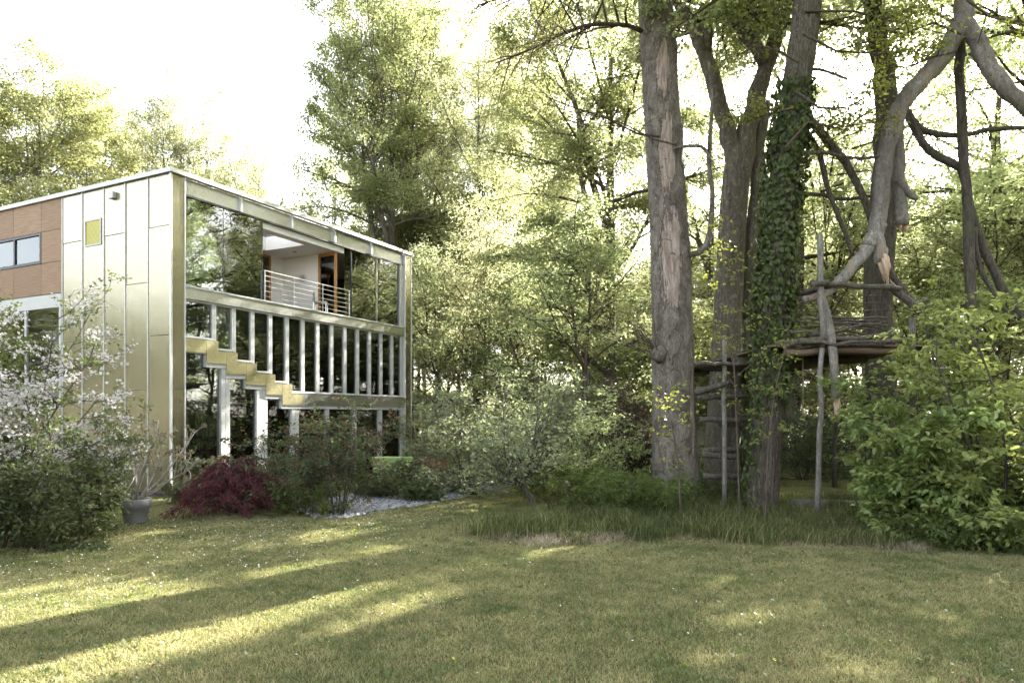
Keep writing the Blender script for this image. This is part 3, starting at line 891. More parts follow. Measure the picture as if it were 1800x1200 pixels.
# sunlit patches wanted on the lawn; crowns are cut open along their sun path
GAPS = [[gpt(*q) for q in poly] for poly in (
    [(-150, 1165), (150, 1128), (400, 1078), (648, 1030), (645, 1044), (420, 1130), (120, 1215), (-150, 1320)],
    [(-150, 1062), (60, 1030), (230, 1016), (360, 1035), (330, 1065), (0, 1118), (-150, 1140)],
    [(500, 1145), (590, 1095), (650, 1065), (775, 1036), (765, 1052), (620, 1122), (540, 1150)],
    [(420, 1010), (560, 985), (640, 990), (560, 1012), (450, 1030)],
    [(690, 905), (800, 880), (960, 862), (940, 880), (820, 905), (700, 925)],
    [(500, 945), (600, 925), (640, 935), (540, 958)],
    [(930, 975), (1000, 962), (990, 972), (935, 985)],
    [(1270, 1030), (1300, 1014), (1350, 1016), (1340, 1032), (1290, 1042)], [(1385, 1030), (1420, 1016), (1440, 1028), (1400, 1042)], [(1225, 1070), (1260, 1056), (1275, 1066), (1240, 1076)],
    [(1270, 1096), (1300, 1076), (1345, 1078), (1320, 1098)], [(1415, 1078), (1440, 1060), (1450, 1074), (1425, 1084)], [(1180, 992), (1210, 982), (1212, 994)], [(1230, 1170), (1300, 1140), (1290, 1165), (1240, 1185)],
    [(340, 960), (420, 950), (480, 955), (420, 972)], [(600, 975), (680, 960), (700, 968), (620, 985)], [(800, 940), (860, 925), (850, 938)], [(1500, 1120), (1540, 1105), (1550, 1118)], [(860, 1120), (900, 1100), (920, 1112), (880, 1130)],
)]
for k_ in range(6, len(GAPS)):      # the small openings are a little wider than the patches they light
    if k_ in (14, 15): continue
    c_ = np.mean(GAPS[k_], axis=0); GAPS[k_] = [tuple(c_ + (np.array(q) - c_) * 1.7) for q in GAPS[k_]]
SXY = np.array([S_DIR.x / S_DIR.z, S_DIR.y / S_DIR.z])


def in_poly(x, y, poly):
    c = np.zeros(len(x), bool)
    n = len(poly)
    for i in range(n):
        (x0, y0), (x1, y1) = poly[i], poly[(i + 1) % n]
        if y0 == y1: continue
        c ^= ((y0 > y) != (y1 > y)) & (x < (x1 - x0) * (y - y0) / (y1 - y0) + x0)
    return c


GX0, GY0, GRES = -12.0, 2.0, 0.04
_gx, _gy = np.meshgrid(np.arange(GX0, 14, GRES), np.arange(GY0, 26, GRES))
GMASK = np.zeros(_gx.shape, bool)
for poly in GAPS: GMASK |= in_poly(_gx.ravel(), _gy.ravel(), poly).reshape(_gx.shape)


def keep_gap(origin, seed=0, prob=0.985):
    """drops leaves and twigs that would shade the wanted sunlit patches"""
    r = np.random.default_rng(seed)
    org_ = np.asarray(origin)
    def f(P):
        W = P + org_
        g = W[:, :2] - SXY[None, :] * W[:, 2:3]
        i = ((g[:, 1] - GY0) / GRES).astype(int); j = ((g[:, 0] - GX0) / GRES).astype(int)
        ok = (i >= 0) & (j >= 0) & (i < GMASK.shape[0]) & (j < GMASK.shape[1])
        hit = np.zeros(len(P), bool); hit[ok] = GMASK[i[ok], j[ok]]
        return ~hit if prob > 1 else ~(hit & (r.random(len(P)) < prob))
    return f


def crown_limbs(wd, lv, rng, P0, Rr0, Ht, base, Rc, limbs, nbr, ntw, lpt, leaf, rmax, elev=(12, 60), prof=None, spread=0.2, flat=0.4, lbk=0.42, az0=None, azr=None):
    for i in range(limbs):
        q = (i + rng.random()) / limbs
        t = base + (1 - base) * q
        p, d = along(P0, min(t, 0.999))
        az = i * 2.39996 + rng.normal(0, 0.4) if azr is None else az0 + azr * (rng.random() - 0.5)
        e = R_(elev[0] + (elev[1] - elev[0]) * q + rng.normal(0, 8))
        s = (math.sin(PI * (0.18 + 0.72 * q)) ** 0.7) if prof is None else prof(q)
        L = Rc * s * (0.75 + 0.45 * rng.random()) / max(0.5, math.cos(e) ** 0.5)
        dr = np.array([math.cos(az) * math.cos(e), math.sin(az) * math.cos(e), math.sin(e)])
        B = branch_path(rng, p, dr, L, 7, 0.11, (0, 0, 0.15 if q > .5 else -0.1))
        r = max(0.025, np.interp(t, np.linspace(0, 1, len(Rr0)), Rr0) * 0.5)
        r = min(r, rmax)
        wd.tube(B, np.linspace(r, 0.012, 7), 6, 0.06, rng, cap=False)
        limb_foliage(wd, lv, rng, B, r, nbr, ntw, lpt, leaf, L * lbk, 0.2, spread, 0.008, flat=flat)


def make_tree(name, seed, Ht, r0, base, Rc, limbs, nbr, ntw, lpt, leaf, lf, bark, elev=(12, 60), spread=0.2, flat=0.4, fork=0, prof=None, lbk=0.42):
    rng = np.random.default_rng(seed)
    wd, lv = Wood(), Leaves()
    z = np.linspace(0, 1, 9)
    P = np.stack([np.cumsum(rng.normal(0, 0.10, 9)) * 0.5, np.cumsum(rng.normal(0, 0.10, 9)) * 0.5, z * Ht * 0.94], -1); P[0] = 0
    Rr = r0 * (1 - 0.9 * z ** 0.9); Rr[0] *= 1.35
    P2, R2 = resample(P, Rr, 18)
    wd.tube(P2, R2, 9, 0.05, rng)
    crown_limbs(wd, lv, rng, P2, R2, Ht, base, Rc, limbs, nbr, ntw, lpt, leaf, r0 * 0.45, elev, prof, spread, flat, lbk)
    for k in range(fork):
        az = rng.random() * 6.28; t = 0.35 + 0.2 * rng.random()
        p, d = along(P2, t)
        dr = np.array([math.cos(az) * 0.45, math.sin(az) * 0.45, 1.0])
        F = branch_path(rng, p, dr, Ht * (0.9 - t), 9, 0.06, (0, 0, 0.2))
        rf = np.linspace(r0 * 0.5, 0.03, 9)
        wd.tube(F, rf, 7, 0.05, rng)
        crown_limbs(wd, lv, rng, F, rf, Ht, 0.2, Rc * 0.7, max(4, limbs // 2), nbr, ntw, lpt, leaf, r0 * 0.3, elev, prof, spread, flat, lbk)
    root = empty(name)
    add('trunk', wd.mesh('trunk', MT[bark]), root)
    add('crown', lv.mesh('crown', MT[lf]), root)['kind'] = 'stuff'
    return root, lv.count()


USED = {}
def place(proto, loc, rz, s, label, cat, group=None, lf=None):
    o = proto if proto.name not in USED else copy_tree(proto)
    USED[proto.name] = 1
    o.location = (loc[0], loc[1], 0); o.rotation_euler = (0, 0, rz)
    o.scale = (s[0], s[0], s[1]) if isinstance(s, tuple) else (s, s, s)
    for k in ('group',):
        if k in o: del o[k]
    tag(o, label, cat, group)
    return o


T = {}
T['A'], n1 = make_tree('beech_tree', 11, 20, 0.34, 0.16, 6.2, 22, 9, 7, 30, 0.13, 'lf_tall', 'bark_bg', (18, 66), 0.22, 0.7, 2)
T['B'], n2 = make_tree('lime_tree', 23, 20, 0.30, 0.18, 5.6, 20, 9, 7, 28, 0.115, 'lf_bg2', 'bark_bg', (22, 68), 0.24, 0.75, 2)
T['C'], n3 = make_tree('maple_tree', 37, 20, 0.30, 0.28, 5.8, 18, 9, 7, 32, 0.145, 'lf_left', 'bark_bg', (32, 68), 0.22, 0.75, 2)
T['D'], n4 = make_tree('forest_beech', 51, 20, 0.30, 0.12, 5.2, 24, 9, 6, 23, 0.105, 'lf_bg', 'bark_bg', (10, 58), 0.22, 0.5, 1)
T['E'], n5 = make_tree('understory_tree', 63, 8, 0.12, 0.08, 3.0, 18, 7, 6, 14, 0.10, 'lf_under', 'bark_twig', (15, 70), 0.15, 0.6, 1)
T['F'], n6 = make_tree('young_lime', 77, 9, 0.10, 0.08, 3.0, 16, 7, 6, 18, 0.10, 'lf_bg2', 'bark_twig', (25, 72), 0.16, 0.7, 1)


def px_tree(proto, px, Y, ytop, label, cat='tree', group=None, w=1.0, rz=None):
    base_h = 8.0 if proto == 'E' else (9.0 if proto == 'F' else 20.0)
    zt = CAM_H + (HOR - ytop) / FPX * Y
    k = zt / base_h
    x = (px - 900) / FPX * Y
    return place(T[proto], (x, Y), (px * 0.37 + Y) % 6.28 if rz is None else rz, (k * w, k), label, cat, group)


GW = 'trees of the wood behind the lawn'
# over the roof of the house
px_tree('C', 65, 42, 172, 'golden-green tree rising over the larch part of the roof', w=1.15)
px_tree('C', -60, 46, 230, 'golden-green tree cut by the left picture edge above the roof', w=1.1)
px_tree('C', 185, 50, 225, 'lower golden-green tree above the brass sheets, right of the tallest left tree', w=0.9)
px_tree('B', 320, 46, 183, 'round airy tree standing alone above the roof corner', w=0.72)
px_tree('B', 455, 44, 272, 'low airy tree just over the top-floor glass', w=0.85)
# the two tall ones right of the house
px_tree('A', 690, 38, -8, 'tallest tree right of the house roof, dense crown with dark trunk', w=0.76)
px_tree('A', 655, 43, 110, 'second tree close behind the tallest one, filling its left side', w=0.55)
px_tree('A', 722, 41, 40, 'third tree beside the tallest one, filling its right side', w=0.5, rz=2.0)
px_tree('B', 770, 46, 150, 'airy tree between the tallest tree and the yellow-green one', w=0.7)
px_tree('B', 890, 44, 170, 'pale airy tree close behind the yellow-green one', w=0.7)
px_tree('B', 840, 37, 55, 'bright yellow-green tree right of the tallest tree, with visible forked limbs', w=0.72)
px_tree('B', 935, 46, 215, 'pale thin tree in the gap left of the broken trunk', w=0.8)
px_tree('D', 590, 52, 250, 'tree behind the roof edge, left of the tallest tree', w=0.8)
# the wood behind the treehouse
px_tree('A', 1075, 27, -120, 'large beech with layered boughs left of the trunk with the stripped bark', w=0.92)
px_tree('B', 1010, 52, 300, 'distant beech between the yellow tree and the layered beech', w=0.9)
px_tree('D', 1250, 36, 120, 'beech behind the forked trunk', w=1.0)
px_tree('A', 1400, 44, 300, 'beech behind the ivy-covered trunk', w=1.0)
px_tree('D', 1830, 31, 110, 'beech at the right picture edge behind the leafy bush', w=1.0)
px_tree('F', 1320, 55, 520, 'far pale tree glimpsed between the forked trunk and the ivy', w=1.2)
px_tree('F', 1480, 58, 520, 'far pale tree glimpsed right of the ivy trunk', w=1.2)
px_tree('F', 1640, 60, 520, 'far pale tree glimpsed above the bush', w=1.2)
px_tree('F', 1150, 60, 520, 'far pale tree glimpsed beside the stripped trunk', w=1.2)
# understory
UN = 'small trees under the wood edge'
px_tree('F', 765, 30, 500, 'slim bright young tree beside the end of the house', group=UN, w=1.0)
px_tree('F', 850, 31, 470, 'bright young tree behind the silvery shrub', group=UN, w=1.05)
px_tree('E', 925, 29, 520, 'bushy young tree behind the silvery shrub, left of the dark one', group=UN, w=1.1)
px_tree('E', 1020, 24, 425, 'dark green small tree with a thin black trunk left of the big trunk', group=UN, w=1.15)
px_tree('F', 980, 38, 480, 'pale young tree behind the dark green small tree', group=UN, w=1.2)
px_tree('E', 1115, 33, 560, 'low leafy tree left of the big trunk, in front of the pale wall', group=UN, w=1.0)
px_tree('E', 1290, 32, 560, 'low leafy tree seen between the ladder and the ivy', group=UN, w=1.1)
px_tree('F', 1400, 36, 540, 'sunny young tree seen under the platform', group=UN, w=1.3)
px_tree('F', 1500, 34, 500, 'sunny young tree right of the hanging limb', group=UN, w=1.3)
px_tree('E', 1600, 28, 470, 'leafy young tree behind the green bush', group=UN, w=1.2)
px_tree('E', 1740, 25, 420, 'leafy young tree behind the bush near the right edge', group=UN, w=1.25)
px_tree('F', 1660, 40, 430, 'sunny young tree far behind the bush', group=UN, w=1.3)

for i, (px, Y, yt, pr, lb_) in enumerate(((735, 40, 470, 'F', 'small sunny tree behind the end of the house, nearest the facade'), (805, 42, 430, 'F', 'small sunny tree below the yellow-green tree'), (890, 40, 455, 'E', 'small tree in the shade below the pale thin tree'),
                                          (955, 33, 560, 'F', 'low bright tree behind the silvery crown'), (1065, 40, 550, 'F', 'small bright tree behind the dark small tree'), (1180, 42, 470, 'F', 'small sunny tree behind the stripped trunk'),
                                          (1340, 44, 450, 'F', 'small sunny tree far behind the ivy trunk'), (1450, 46, 420, 'F', 'small sunny tree far behind the platform'), (1555, 44, 400, 'F', 'small sunny tree far behind the hanging limb'),
                                          (1770, 36, 330, 'F', 'taller sunny tree behind the bush near the right edge'), (1870, 30, 380, 'E', 'leafy tree at the very right edge behind the bush'), (1450, 30, 330, 'F', 'slender sunny tree rising behind the rails of the platform'),
                                          )):
    px_tree(pr, px, Y, yt, lb_, group=UN, w=1.3 if yt > 400 else 1.05)
for i, (px, Y, yt, pr) in enumerate(((745, 52, 430, 'F'), (790, 36, 560, 'F'), (830, 50, 450, 'F'), (870, 36, 600, 'E'), (905, 52, 430, 'F'), (960, 48, 470, 'F'), (1030, 50, 450, 'F'), (1090, 52, 440, 'F'), (1140, 46, 500, 'F'), (1210, 50, 460, 'F'), (1270, 46, 480, 'F'), (1370, 52, 440, 'F'), (1430, 52, 460, 'F'), (1520, 54, 430, 'F'), (1590, 48, 440, 'F'), (1690, 54, 430, 'F'), (1770, 48, 400, 'F'), (1850, 44, 380, 'F'))):
    px_tree(pr, px, Y, yt, 'small pale tree of the far edge of the wood', group='far edge of the wood', w=1.35)

# the wood goes on to the right and to the left, out of the picture, and is mirrored in the glass and brass
GO = 'trees of the wood beyond the picture'
LO = 'tree of the surrounding wood mirrored in the glass and brass'
for i, (x, y, k, pr) in enumerate([(27, 12, 1.05, 'D'), (24.5, 22.5, 0.95, 'D'), (30, 4, 1.0, 'A'), (24, -6, 0.95, 'D'), (17, 3, 0.85, 'A'), (38, 26, 1.0, 'A'), (44, 18, 1.0, 'D'), (42, 34, 1.0, 'B'), (34, 17, .9, 'B')]):
    place(T[pr], (x, y), i * 1.3, k, LO, 'tree', GO)
for i, (x, y, k, pr) in enumerate([(-38, 6, .42, 'C'), (-38, -4, .40, 'C'), (-40, 14, .43, 'C'), (-37, 21, .42, 'C'), (-46, -16, 0.5, 'C'), (-47, -9, 0.5, 'C'), (-45, 0, 0.48, 'C'), (-48, 8, 0.5, 'C'), (-46, 17, 0.48, 'C'), (-50, 26, 0.5, 'C')]):
    place(T[pr], (x, y), i * 1.7, (k * 1.5, k), LO, 'tree', GO)


# three tall ones whose crowns shade the lawn, leaves cut out where sun is wanted on it
def open_tree(px, Y, Ht, Rc, seed, label, limbs=26):
    org = np.array([(px - 900) / FPX * Y, Y, 0.0]); rng = np.random.default_rng(seed); wt, wd, lv = Wood(), Wood(), Leaves()
    P, Rr = resample(np.array([[0, 0, 0], [.1, .1, Ht * .25], [.3, 0, Ht * .5], [.2, .2, Ht * .75], [.4, .1, Ht * .95]]), [.38, .32, .26, .17, .04], 24)
    wt.tube(P, Rr, 10, .04, rng); wd.skip = keep_gap(org, 0, 1.1)
    crown_limbs(wd, lv, rng, P, Rr, Ht, 0.16, Rc, limbs, 9, 6, 26, 0.125, 0.12, (8, 58), None, 0.24, 0.55)
    o = empty('tall_beech', tuple(org)); tag(o, label, 'tree')
    add('trunk', wt.mesh('trunk', MT['bark_bg']), o); add('branches', wd.mesh('branches', MT['bark_twig']), o)['kind'] = 'stuff'
    add('crown', lv.mesh('crown', MT['lf_bg'], keep=keep_gap(org, seed)), o)['kind'] = 'stuff'


open_tree(1545, 34, 22, 6.2, 91, 'beech behind the broken grey limb')
open_tree(1690, 40, 26, 6.5, 92, 'beech behind the thin dark trunk at the right')
open_tree(1390, 29, 18, 5.2, 93, 'beech whose boughs show between the ivy and the upright pole', 22)
open_tree(1750, 33, 20, 5.6, 94, 'beech right of the thin dark trunk, above the big green bush', 22)
# one wide beech added outside the right picture edge to shade the lawn
org = np.array([17.6, 22.2, 0.0]); rng = np.random.default_rng(99); wt, wd, lv = Wood(), Wood(), Leaves()
P, Rr = resample(np.array([[0, 0, 0], [.1, .1, 5], [.3, 0, 10], [.2, .2, 15], [.4, .1, 19]]), [.5, .42, .34, .22, .05], 24)
wt.tube(P, Rr, 12, .04, rng)
wd.skip = keep_gap(org, 0, 1.1)
crown_limbs(wd, lv, rng, P, Rr, 20, 0.22, 7.6, 30, 9, 6, 32, 0.15, 0.12, (0, 55), None, 0.26, 0.5)
o = empty('shading_beech', tuple(org)); tag(o, 'wide beech added outside the right picture edge to throw dappled shade on the lawn', 'tree', GO)
add('trunk', wt.mesh('trunk', MT['bark_bg']), o); add('branches', wd.mesh('branches', MT['bark_twig']), o)['kind'] = 'stuff'
add('crown', lv.mesh('crown', MT['lf_bg'], keep=keep_gap(org, 9)), o)['kind'] = 'stuff'


# ------------------------------------------------------------------ the big trunks by the treehouse
def path_px(pts, Y, org, dY=None):
    out = []
    for i, (x, y) in enumerate(pts):
        yy = Y + (0 if dY is None else dY[i])
        out.append(at(x, y, yy) - np.asarray(org))
    return np.array(out)


def limb_px(wd, lv, rng, pts, Y, org, r0, r1, n=10, dY=None, k=9, fol=None, t0=0.25, rough=0.05, cap=True):
    P = path_px(pts, Y, org, dY)
    P, Rr = resample(P, np.linspace(r0, r1, len(P)), n)
    if n > 6:
        P[1:-1] += rng.normal(0, 0.10, (n - 2, 3)) * Rr[1:-1, None]
        Rr = Rr * (1 + 0.10 * np.sin(np.arange(n) * 1.3 + rng.random() * 6) * rng.random(n))
    wd.tube(P, Rr, k, rough, rng, cap)
    if fol: limb_foliage(wd, lv, rng, P, r0 * 0.5, t0=t0, **fol)
    return P


def splinters(w, rng, pts, Y, org, r, n=9):
    a, b = path_px(pts, Y, org)
    d = unit(b - a); L = np.linalg.norm(b - a)
    for i in range(n):
        off = rng.normal(0, r * 0.5, 3); l = L * (0.35 + 0.8 * rng.random())
        Q = np.array([a + off - d * .08, a + off * .9 + d * l * .5, a + off * .5 + d * l + rng.normal(0, .02, 3)])
        w.tube(Q, [r * .5, r * .34, .006], 5, 0.2, rng)


def flare(m, k, a=0.28, n=5, ph=0.4):
    def f(t, ang):
        fl = np.exp(-t * 22)[:, None]
        return 1 + fl * (a + a * 0.6 * np.cos(ang * n + ph)[None, :])
    return f


# 1. beech with the stripped bark
org = np.array([3.93, 16.7, 0.0])
rng = np.random.default_rng(101)
wt, wd, lv, lb = Wood(), Wood(), Leaves(), Leaves()
wd.skip = keep_gap(org, 0, 1.1)
cp = [(1192, 962), (1190, 880), (1184, 700), (1180, 520), (1172, 340), (1160, 150), (1152, 0), (1140, -180), (1125, -380), (1120, -560)]
P = path_px(cp, 16.7, org)
P, Rr = resample(P, [0.60, 0.585, 0.50, 0.475, 0.44, 0.42, 0.40, 0.33, 0.2, 0.05], 60)
def beech_lump(t, a):
    r = flare(60, 28)(t, a)
    for tc, ac, h, wt_, wa in ((0.50, 4.2, 0.16, 0.012, 0.35), (0.60, 4.4, 0.14, 0.01, 0.3), (0.37, 4.0, 0.10, 0.03, 0.5), (0.45, 5.2, .1, .02, .4), (0.30, 3.3, .12, .02, .4)):
        r = r + h * np.exp(-((t[:, None] - tc) / wt_) ** 2 - (((a[None, :] - ac + PI) % (2 * PI) - PI) / wa) ** 2)
    return r
wt.tube(P, Rr, 28, 0.022, rng, True, beech_lump)
tr1 = empty('old_beech', tuple(org))
tag(tr1, 'thick grey trunk with a long stripped patch of pinkish wood, left of the treehouse', 'tree')
limb_px(wd, lv, rng, [(1128, 55), (1100, 45), (1040, 42), (985, 62), (925, 90), (870, 112)], 16.5, org, 0.055, 0.015, 12, [0, -.3, -.8, -1, -1.2, -1.4], 6,
        dict(nbr=0, ntw=0, lpt=0, leaf=.05, Lb=1))
P1 = path_px([(1128, 55), (1100, 45), (1040, 42), (985, 62), (925, 90), (870, 112)], 16.5, org, [0, -.3, -.8, -1, -1.2, -1.4])
limb_foliage(wd, lb, rng, P1, 0.07, 22, 7, 9, 0.055, 2.0, 0.15, 0.07, 0.004, rise=0.25)
P1 = path_px([(1160, 240), (1120, 235), (1060, 205), (1010, 190), (960, 170)], 16.2, org, [0, -.4, -.8, -1, -1.3])
wd.tube(P1, np.linspace(.03, .01, 5), 5, cap=False)
limb_foliage(wd, lb, rng, P1, 0.03, 10, 5, 4, 0.05, 1.3, 0.2, 0.06, 0.0035)
P1 = path_px([(1190, 255), (1150, 245), (1090, 215), (1030, 200)], 15.9, org)
wd.tube(P1, np.linspace(.025, .008, 4), 5, cap=False)
P1 = path_px([(1130, -60), (1060, -40), (980, -30), (900, -10), (840, 10)], 15.5, org)
wd.tube(P1, np.linspace(.08, .015, 5), 6, cap=False)
limb_foliage(wd, lb, rng, P1, 0.07, 22, 7, 10, 0.055, 1.9, 0.15, 0.07, 0.004, rise=-0.05)
for i in range(34):    # burst of thin shoots from the burr
    p = at(1156, 622, 16.25) - org
    dr = np.array([-0.55 - 0.5 * rng.random() + (0.5 if i % 6 == 0 else 0), -0.35 + 0.5 * rng.random(), 0.15 + 0.95 * rng.random()])
    B = branch_path(rng, p, dr, 0.9 + 1.5 * rng.random(), 5, 0.10, (-.05, 0, .2))
    wd.tube(B, np.linspace(.013, .004, 5), 4, cap=False)
    for j in range(7):
        q, d = along(B, 0.25 + 0.74 * rng.random())
        Tw = branch_path(rng, q, d + rng.normal(0, .45, 3), 0.25 + 0.5 * rng.random(), 3, 0.15)
        wd.tube(Tw, [.004, .003, .002], 3, cap=False)
        spray(lb, rng, Tw, 3, 0.045, 0.03)
wt.tube(path_px([(1150, 632), (1158, 622), (1168, 612)], 16.3, org), [.16, .22, .1], 10, 0.15, rng)
limb_px(wt, lv, rng, [(1212, 448), (1230, 443), (1243, 425), (1250, 395), (1252, 340), (1246, 280), (1252, 190), (1246, 110)], 16.4, org, 0.085, 0.035, 18, None, 8)
limb_px(wt, lv, rng, [(1185, 262), (1218, 256), (1238, 262), (1250, 285)], 16.2, org, 0.04, 0.03, 8, None, 6)
crown_limbs(wd, lv, rng, P, Rr, 20, 0.76, 5.6, 18, 9, 6, 36, 0.13, 0.085, (0, 45), None, 0.22, 0.35)
add('trunk', wt.mesh('trunk', MT['bark_beech']), tr1)
add('branches', wd.mesh('branches', MT['bark_twig']), tr1)['kind'] = 'stuff'
add('crown', lv.mesh('crown', MT['lf_bg2'], keep=keep_gap(org, 1)), tr1)['kind'] = 'stuff'
add('buds', lb.mesh('buds', MT['lf_bud'], keep=keep_gap(org, 2)), tr1)['kind'] = 'stuff'

# 2. forked tree behind
org = np.array([5.87, 19.05, 0.0])
rng = np.random.default_rng(102)
wt, wd, lv = Wood(), Wood(), Leaves()
wd.skip = keep_gap(org, 0, 1.1)
P = path_px([(1262, 890), (1265, 840), (1275, 640), (1284, 460), (1292, 330), (1303, 265)], 19.05, org)
P, Rr = resample(P, [0.50, 0.44, 0.38, 0.36, 0.36, 0.36], 30)
wt.tube(P, Rr, 22, 0.03, rng, True, flare(30, 22))
F1 = limb_px(wt, lv, rng, [(1298, 330), (1288, 265), (1268, 190), (1240, 100), (1212, 40), (1175, -40), (1150, -160)], 19.05, org, 0.26, 0.12, 24, None, 14)
F2 = limb_px(wt, lv, rng, [(1296, 330), (1310, 250), (1330, 170), (1352, 100), (1375, 20), (1392, -90), (1400, -240)], 19.05, org, 0.30, 0.12, 24, None, 14)
limb_px(wt, lv, rng, [(1238, 95), (1245, 40), (1262, 0), (1275, -60)], 19.05, org, 0.2, 0.1, 10, None, 9)
limb_px(wt, lv, rng, [(1345, 110), (1325, 80), (1295, 40), (1270, 0), (1240, -60)], 18.9, org, 0.2, 0.12, 10, None, 9)
P3 = limb_px(wt, lv, rng, [(1322, 560), (1322, 440), (1330, 330), (1335, 250), (1345, 180)], 19.3, org, 0.26, 0.16, 16, None, 10)
wt.tube(path_px([(1318, 880), (1320, 760), (1322, 560)], 19.3, org), [0.32, 0.28, 0.26], 10, 0.05, rng)
for q in (P, F1, F2): pass
crown_limbs(wd, lv, rng, F1, np.linspace(.3, .1, 7), 20, 0.66, 4.5, 9, 8, 6, 36, 0.13, 0.12, (0, 45))
crown_limbs(wd, lv, rng, F2, np.linspace(.3, .1, 7), 20, 0.6, 4.5, 11, 8, 6, 36, 0.13, 0.12, (0, 45))
tr2 = empty('forked_tree', tuple(org))
tag(tr2, 'brown-grey trunk forking into two limbs, between the stripped trunk and the ivy', 'tree')
add('trunk', wt.mesh('trunk', MT['bark_fork']), tr2)
add('branches', wd.mesh('branches', MT['bark_twig']), tr2)['kind'] = 'stuff'
add('crown', lv.mesh('crown', MT['lf_bg2'], keep=keep_gap(org, 3)), tr2)['kind'] = 'stuff'

# 3. tree wrapped in ivy
org = np.array([5.30, 14.9, 0.0])
rng = np.random.default_rng(103)
wt, wd, lv, iv = Wood(), Wood(), Leaves(), Leaves()
wd.skip = keep_gap(org, 0, 1.1)
P = path_px([(1335, 925), (1337, 900), (1345, 780), (1352, 650), (1362, 500), (1374, 350), (1392, 200), (1410, 80), (1420, 0), (1435, -160), (1450, -330)], 14.9, org)
P, Rr = resample(P, [0.36, 0.34, 0.30, 0.30, 0.30, 0.30, 0.30, 0.29, 0.28, 0.22, 0.08], 70)
wt.tube(P, Rr, 20, 0.035, rng, True, flare(70, 20, 0.2))
n = 4800
t = np.clip(rng.beta(1.35, 1.3, n) * 0.40 + 0.245, 0, 0.85)
t = np.concatenate([t, 0.04 + 0.22 * rng.random(260)])
n = len(t); ang = rng.random(n) * 2 * PI
ang[-260:] = PI * (0.9 + 0.42 * rng.random(260))
s = t * (len(P) - 1); i0 = np.minimum(s.astype(int), len(P) - 2); f_ = (s - i0)[:, None]
pc = P[i0] * (1 - f_) + P[i0 + 1] * f_
rc = np.interp(t, np.linspace(0, 1, len(Rr)), Rr)
out = np.stack([np.cos(ang), np.sin(ang), np.zeros(n)], -1)
bulk = 0.03 + np.abs(rng.normal(0, 0.07, n)) + 0.06 * np.clip(np.sin(t * 40 + ang * 2), 0, 1)
q = pc + out * (rc + bulk)[:, None] + np.array([0, 0, 0.05])
D = np.stack([rng.normal(0, .45, n), rng.normal(0, .45, n), -1 + rng.normal(0, .25, n)], -1)
Lf = 0.10 * (0.6 + 0.8 * rng.random(n))
iv.put(q, D, out + rng.normal(0, .35, (n, 3)) + np.array([0, 0, .35]), Lf, Lf * 0.95)
for k in range(9):    # ivy stems winding up the bark
    a0 = 3.2 + rng.random() * 3.0; ts = np.linspace(0.02, 0.5, 24)
    pts = []
    for tt in ts:
        a0 += rng.normal(0, .06)
        c, d = along(P, tt); r_ = np.interp(tt, np.linspace(0, 1, len(Rr)), Rr)
        pts.append(c + np.array([math.cos(a0), math.sin(a0), 0]) * (r_ + .012))
    wd.tube(np.array(pts), np.linspace(.022, .008, 24), 5, cap=False)
yng = dict(nbr=9, ntw=5, lpt=9, leaf=0.075, Lb=1.2, spread=0.10, twig_r=0.004)
ly = Leaves()
for pts, Y, r in (([(1405, 190), (1440, 230), (1490, 290), (1530, 380), (1562, 470), (1615, 548)], 15.2, .10), ([(1402, 210), (1436, 260), (1455, 330), (1478, 390), (1500, 450)], 15.4, .07),
                  ([(1385, 275), (1440, 268), (1500, 278), (1550, 275)], 14.6, .05), ([(1395, 340), (1440, 342), (1480, 350), (1530, 345)], 15.8, .055), ([(1410, 120), (1450, 125), (1490, 140)], 14.8, .04)):
    limb_px(wt, ly, rng, pts, Y, org, r, r * .6, 14, None, 8)
for pts, Y in (([(1412, 60), (1470, 90), (1540, 95), (1620, 90)], 14.2), ([(1398, 160), (1440, 190), (1490, 190), (1560, 150)], 14.0), ([(1405, 110), (1370, 90), (1330, 80), (1290, 100)], 14.2),
               ([(1415, 20), (1500, 20), (1580, 40), (1660, 60)], 14.6), ([(1380, 260), (1420, 215), (1470, 225), (1540, 215)], 14.1), ([(1395, 190), (1350, 200), (1310, 215)], 14.0)):
    Q = path_px(pts, Y, org); wd.tube(Q, np.linspace(.03, .01, len(Q)), 5, cap=False)
    limb_foliage(wd, ly, rng, Q, .03, t0=0.2, **yng)
crown_limbs(wd, lv, rng, P, Rr, 20, 0.80, 5.0, 14, 8, 6, 36, 0.13, 0.12, (5, 50))
tr3 = empty('ivy_clad_tree', tuple(org))
tag(tr3, 'furrowed trunk thickly covered with dark ivy beside the treehouse', 'tree')
add('trunk', wt.mesh('trunk', MT['bark_ivy']), tr3)
add('branches', wd.mesh('branches', MT['bark_twig']), tr3)['kind'] = 'stuff'
add('ivy', iv.mesh('ivy', MT['lf_ivy'], fine=True, fold=0.1), tr3)['kind'] = 'stuff'
add('young_leaves', ly.mesh('young_leaves', MT['lf_young'], fine=True, keep=keep_gap(org, 5)), tr3)['kind'] = 'stuff'
add('crown', lv.mesh('crown', MT['lf_bg'], keep=keep_gap(org, 4)), tr3)['kind'] = 'stuff'

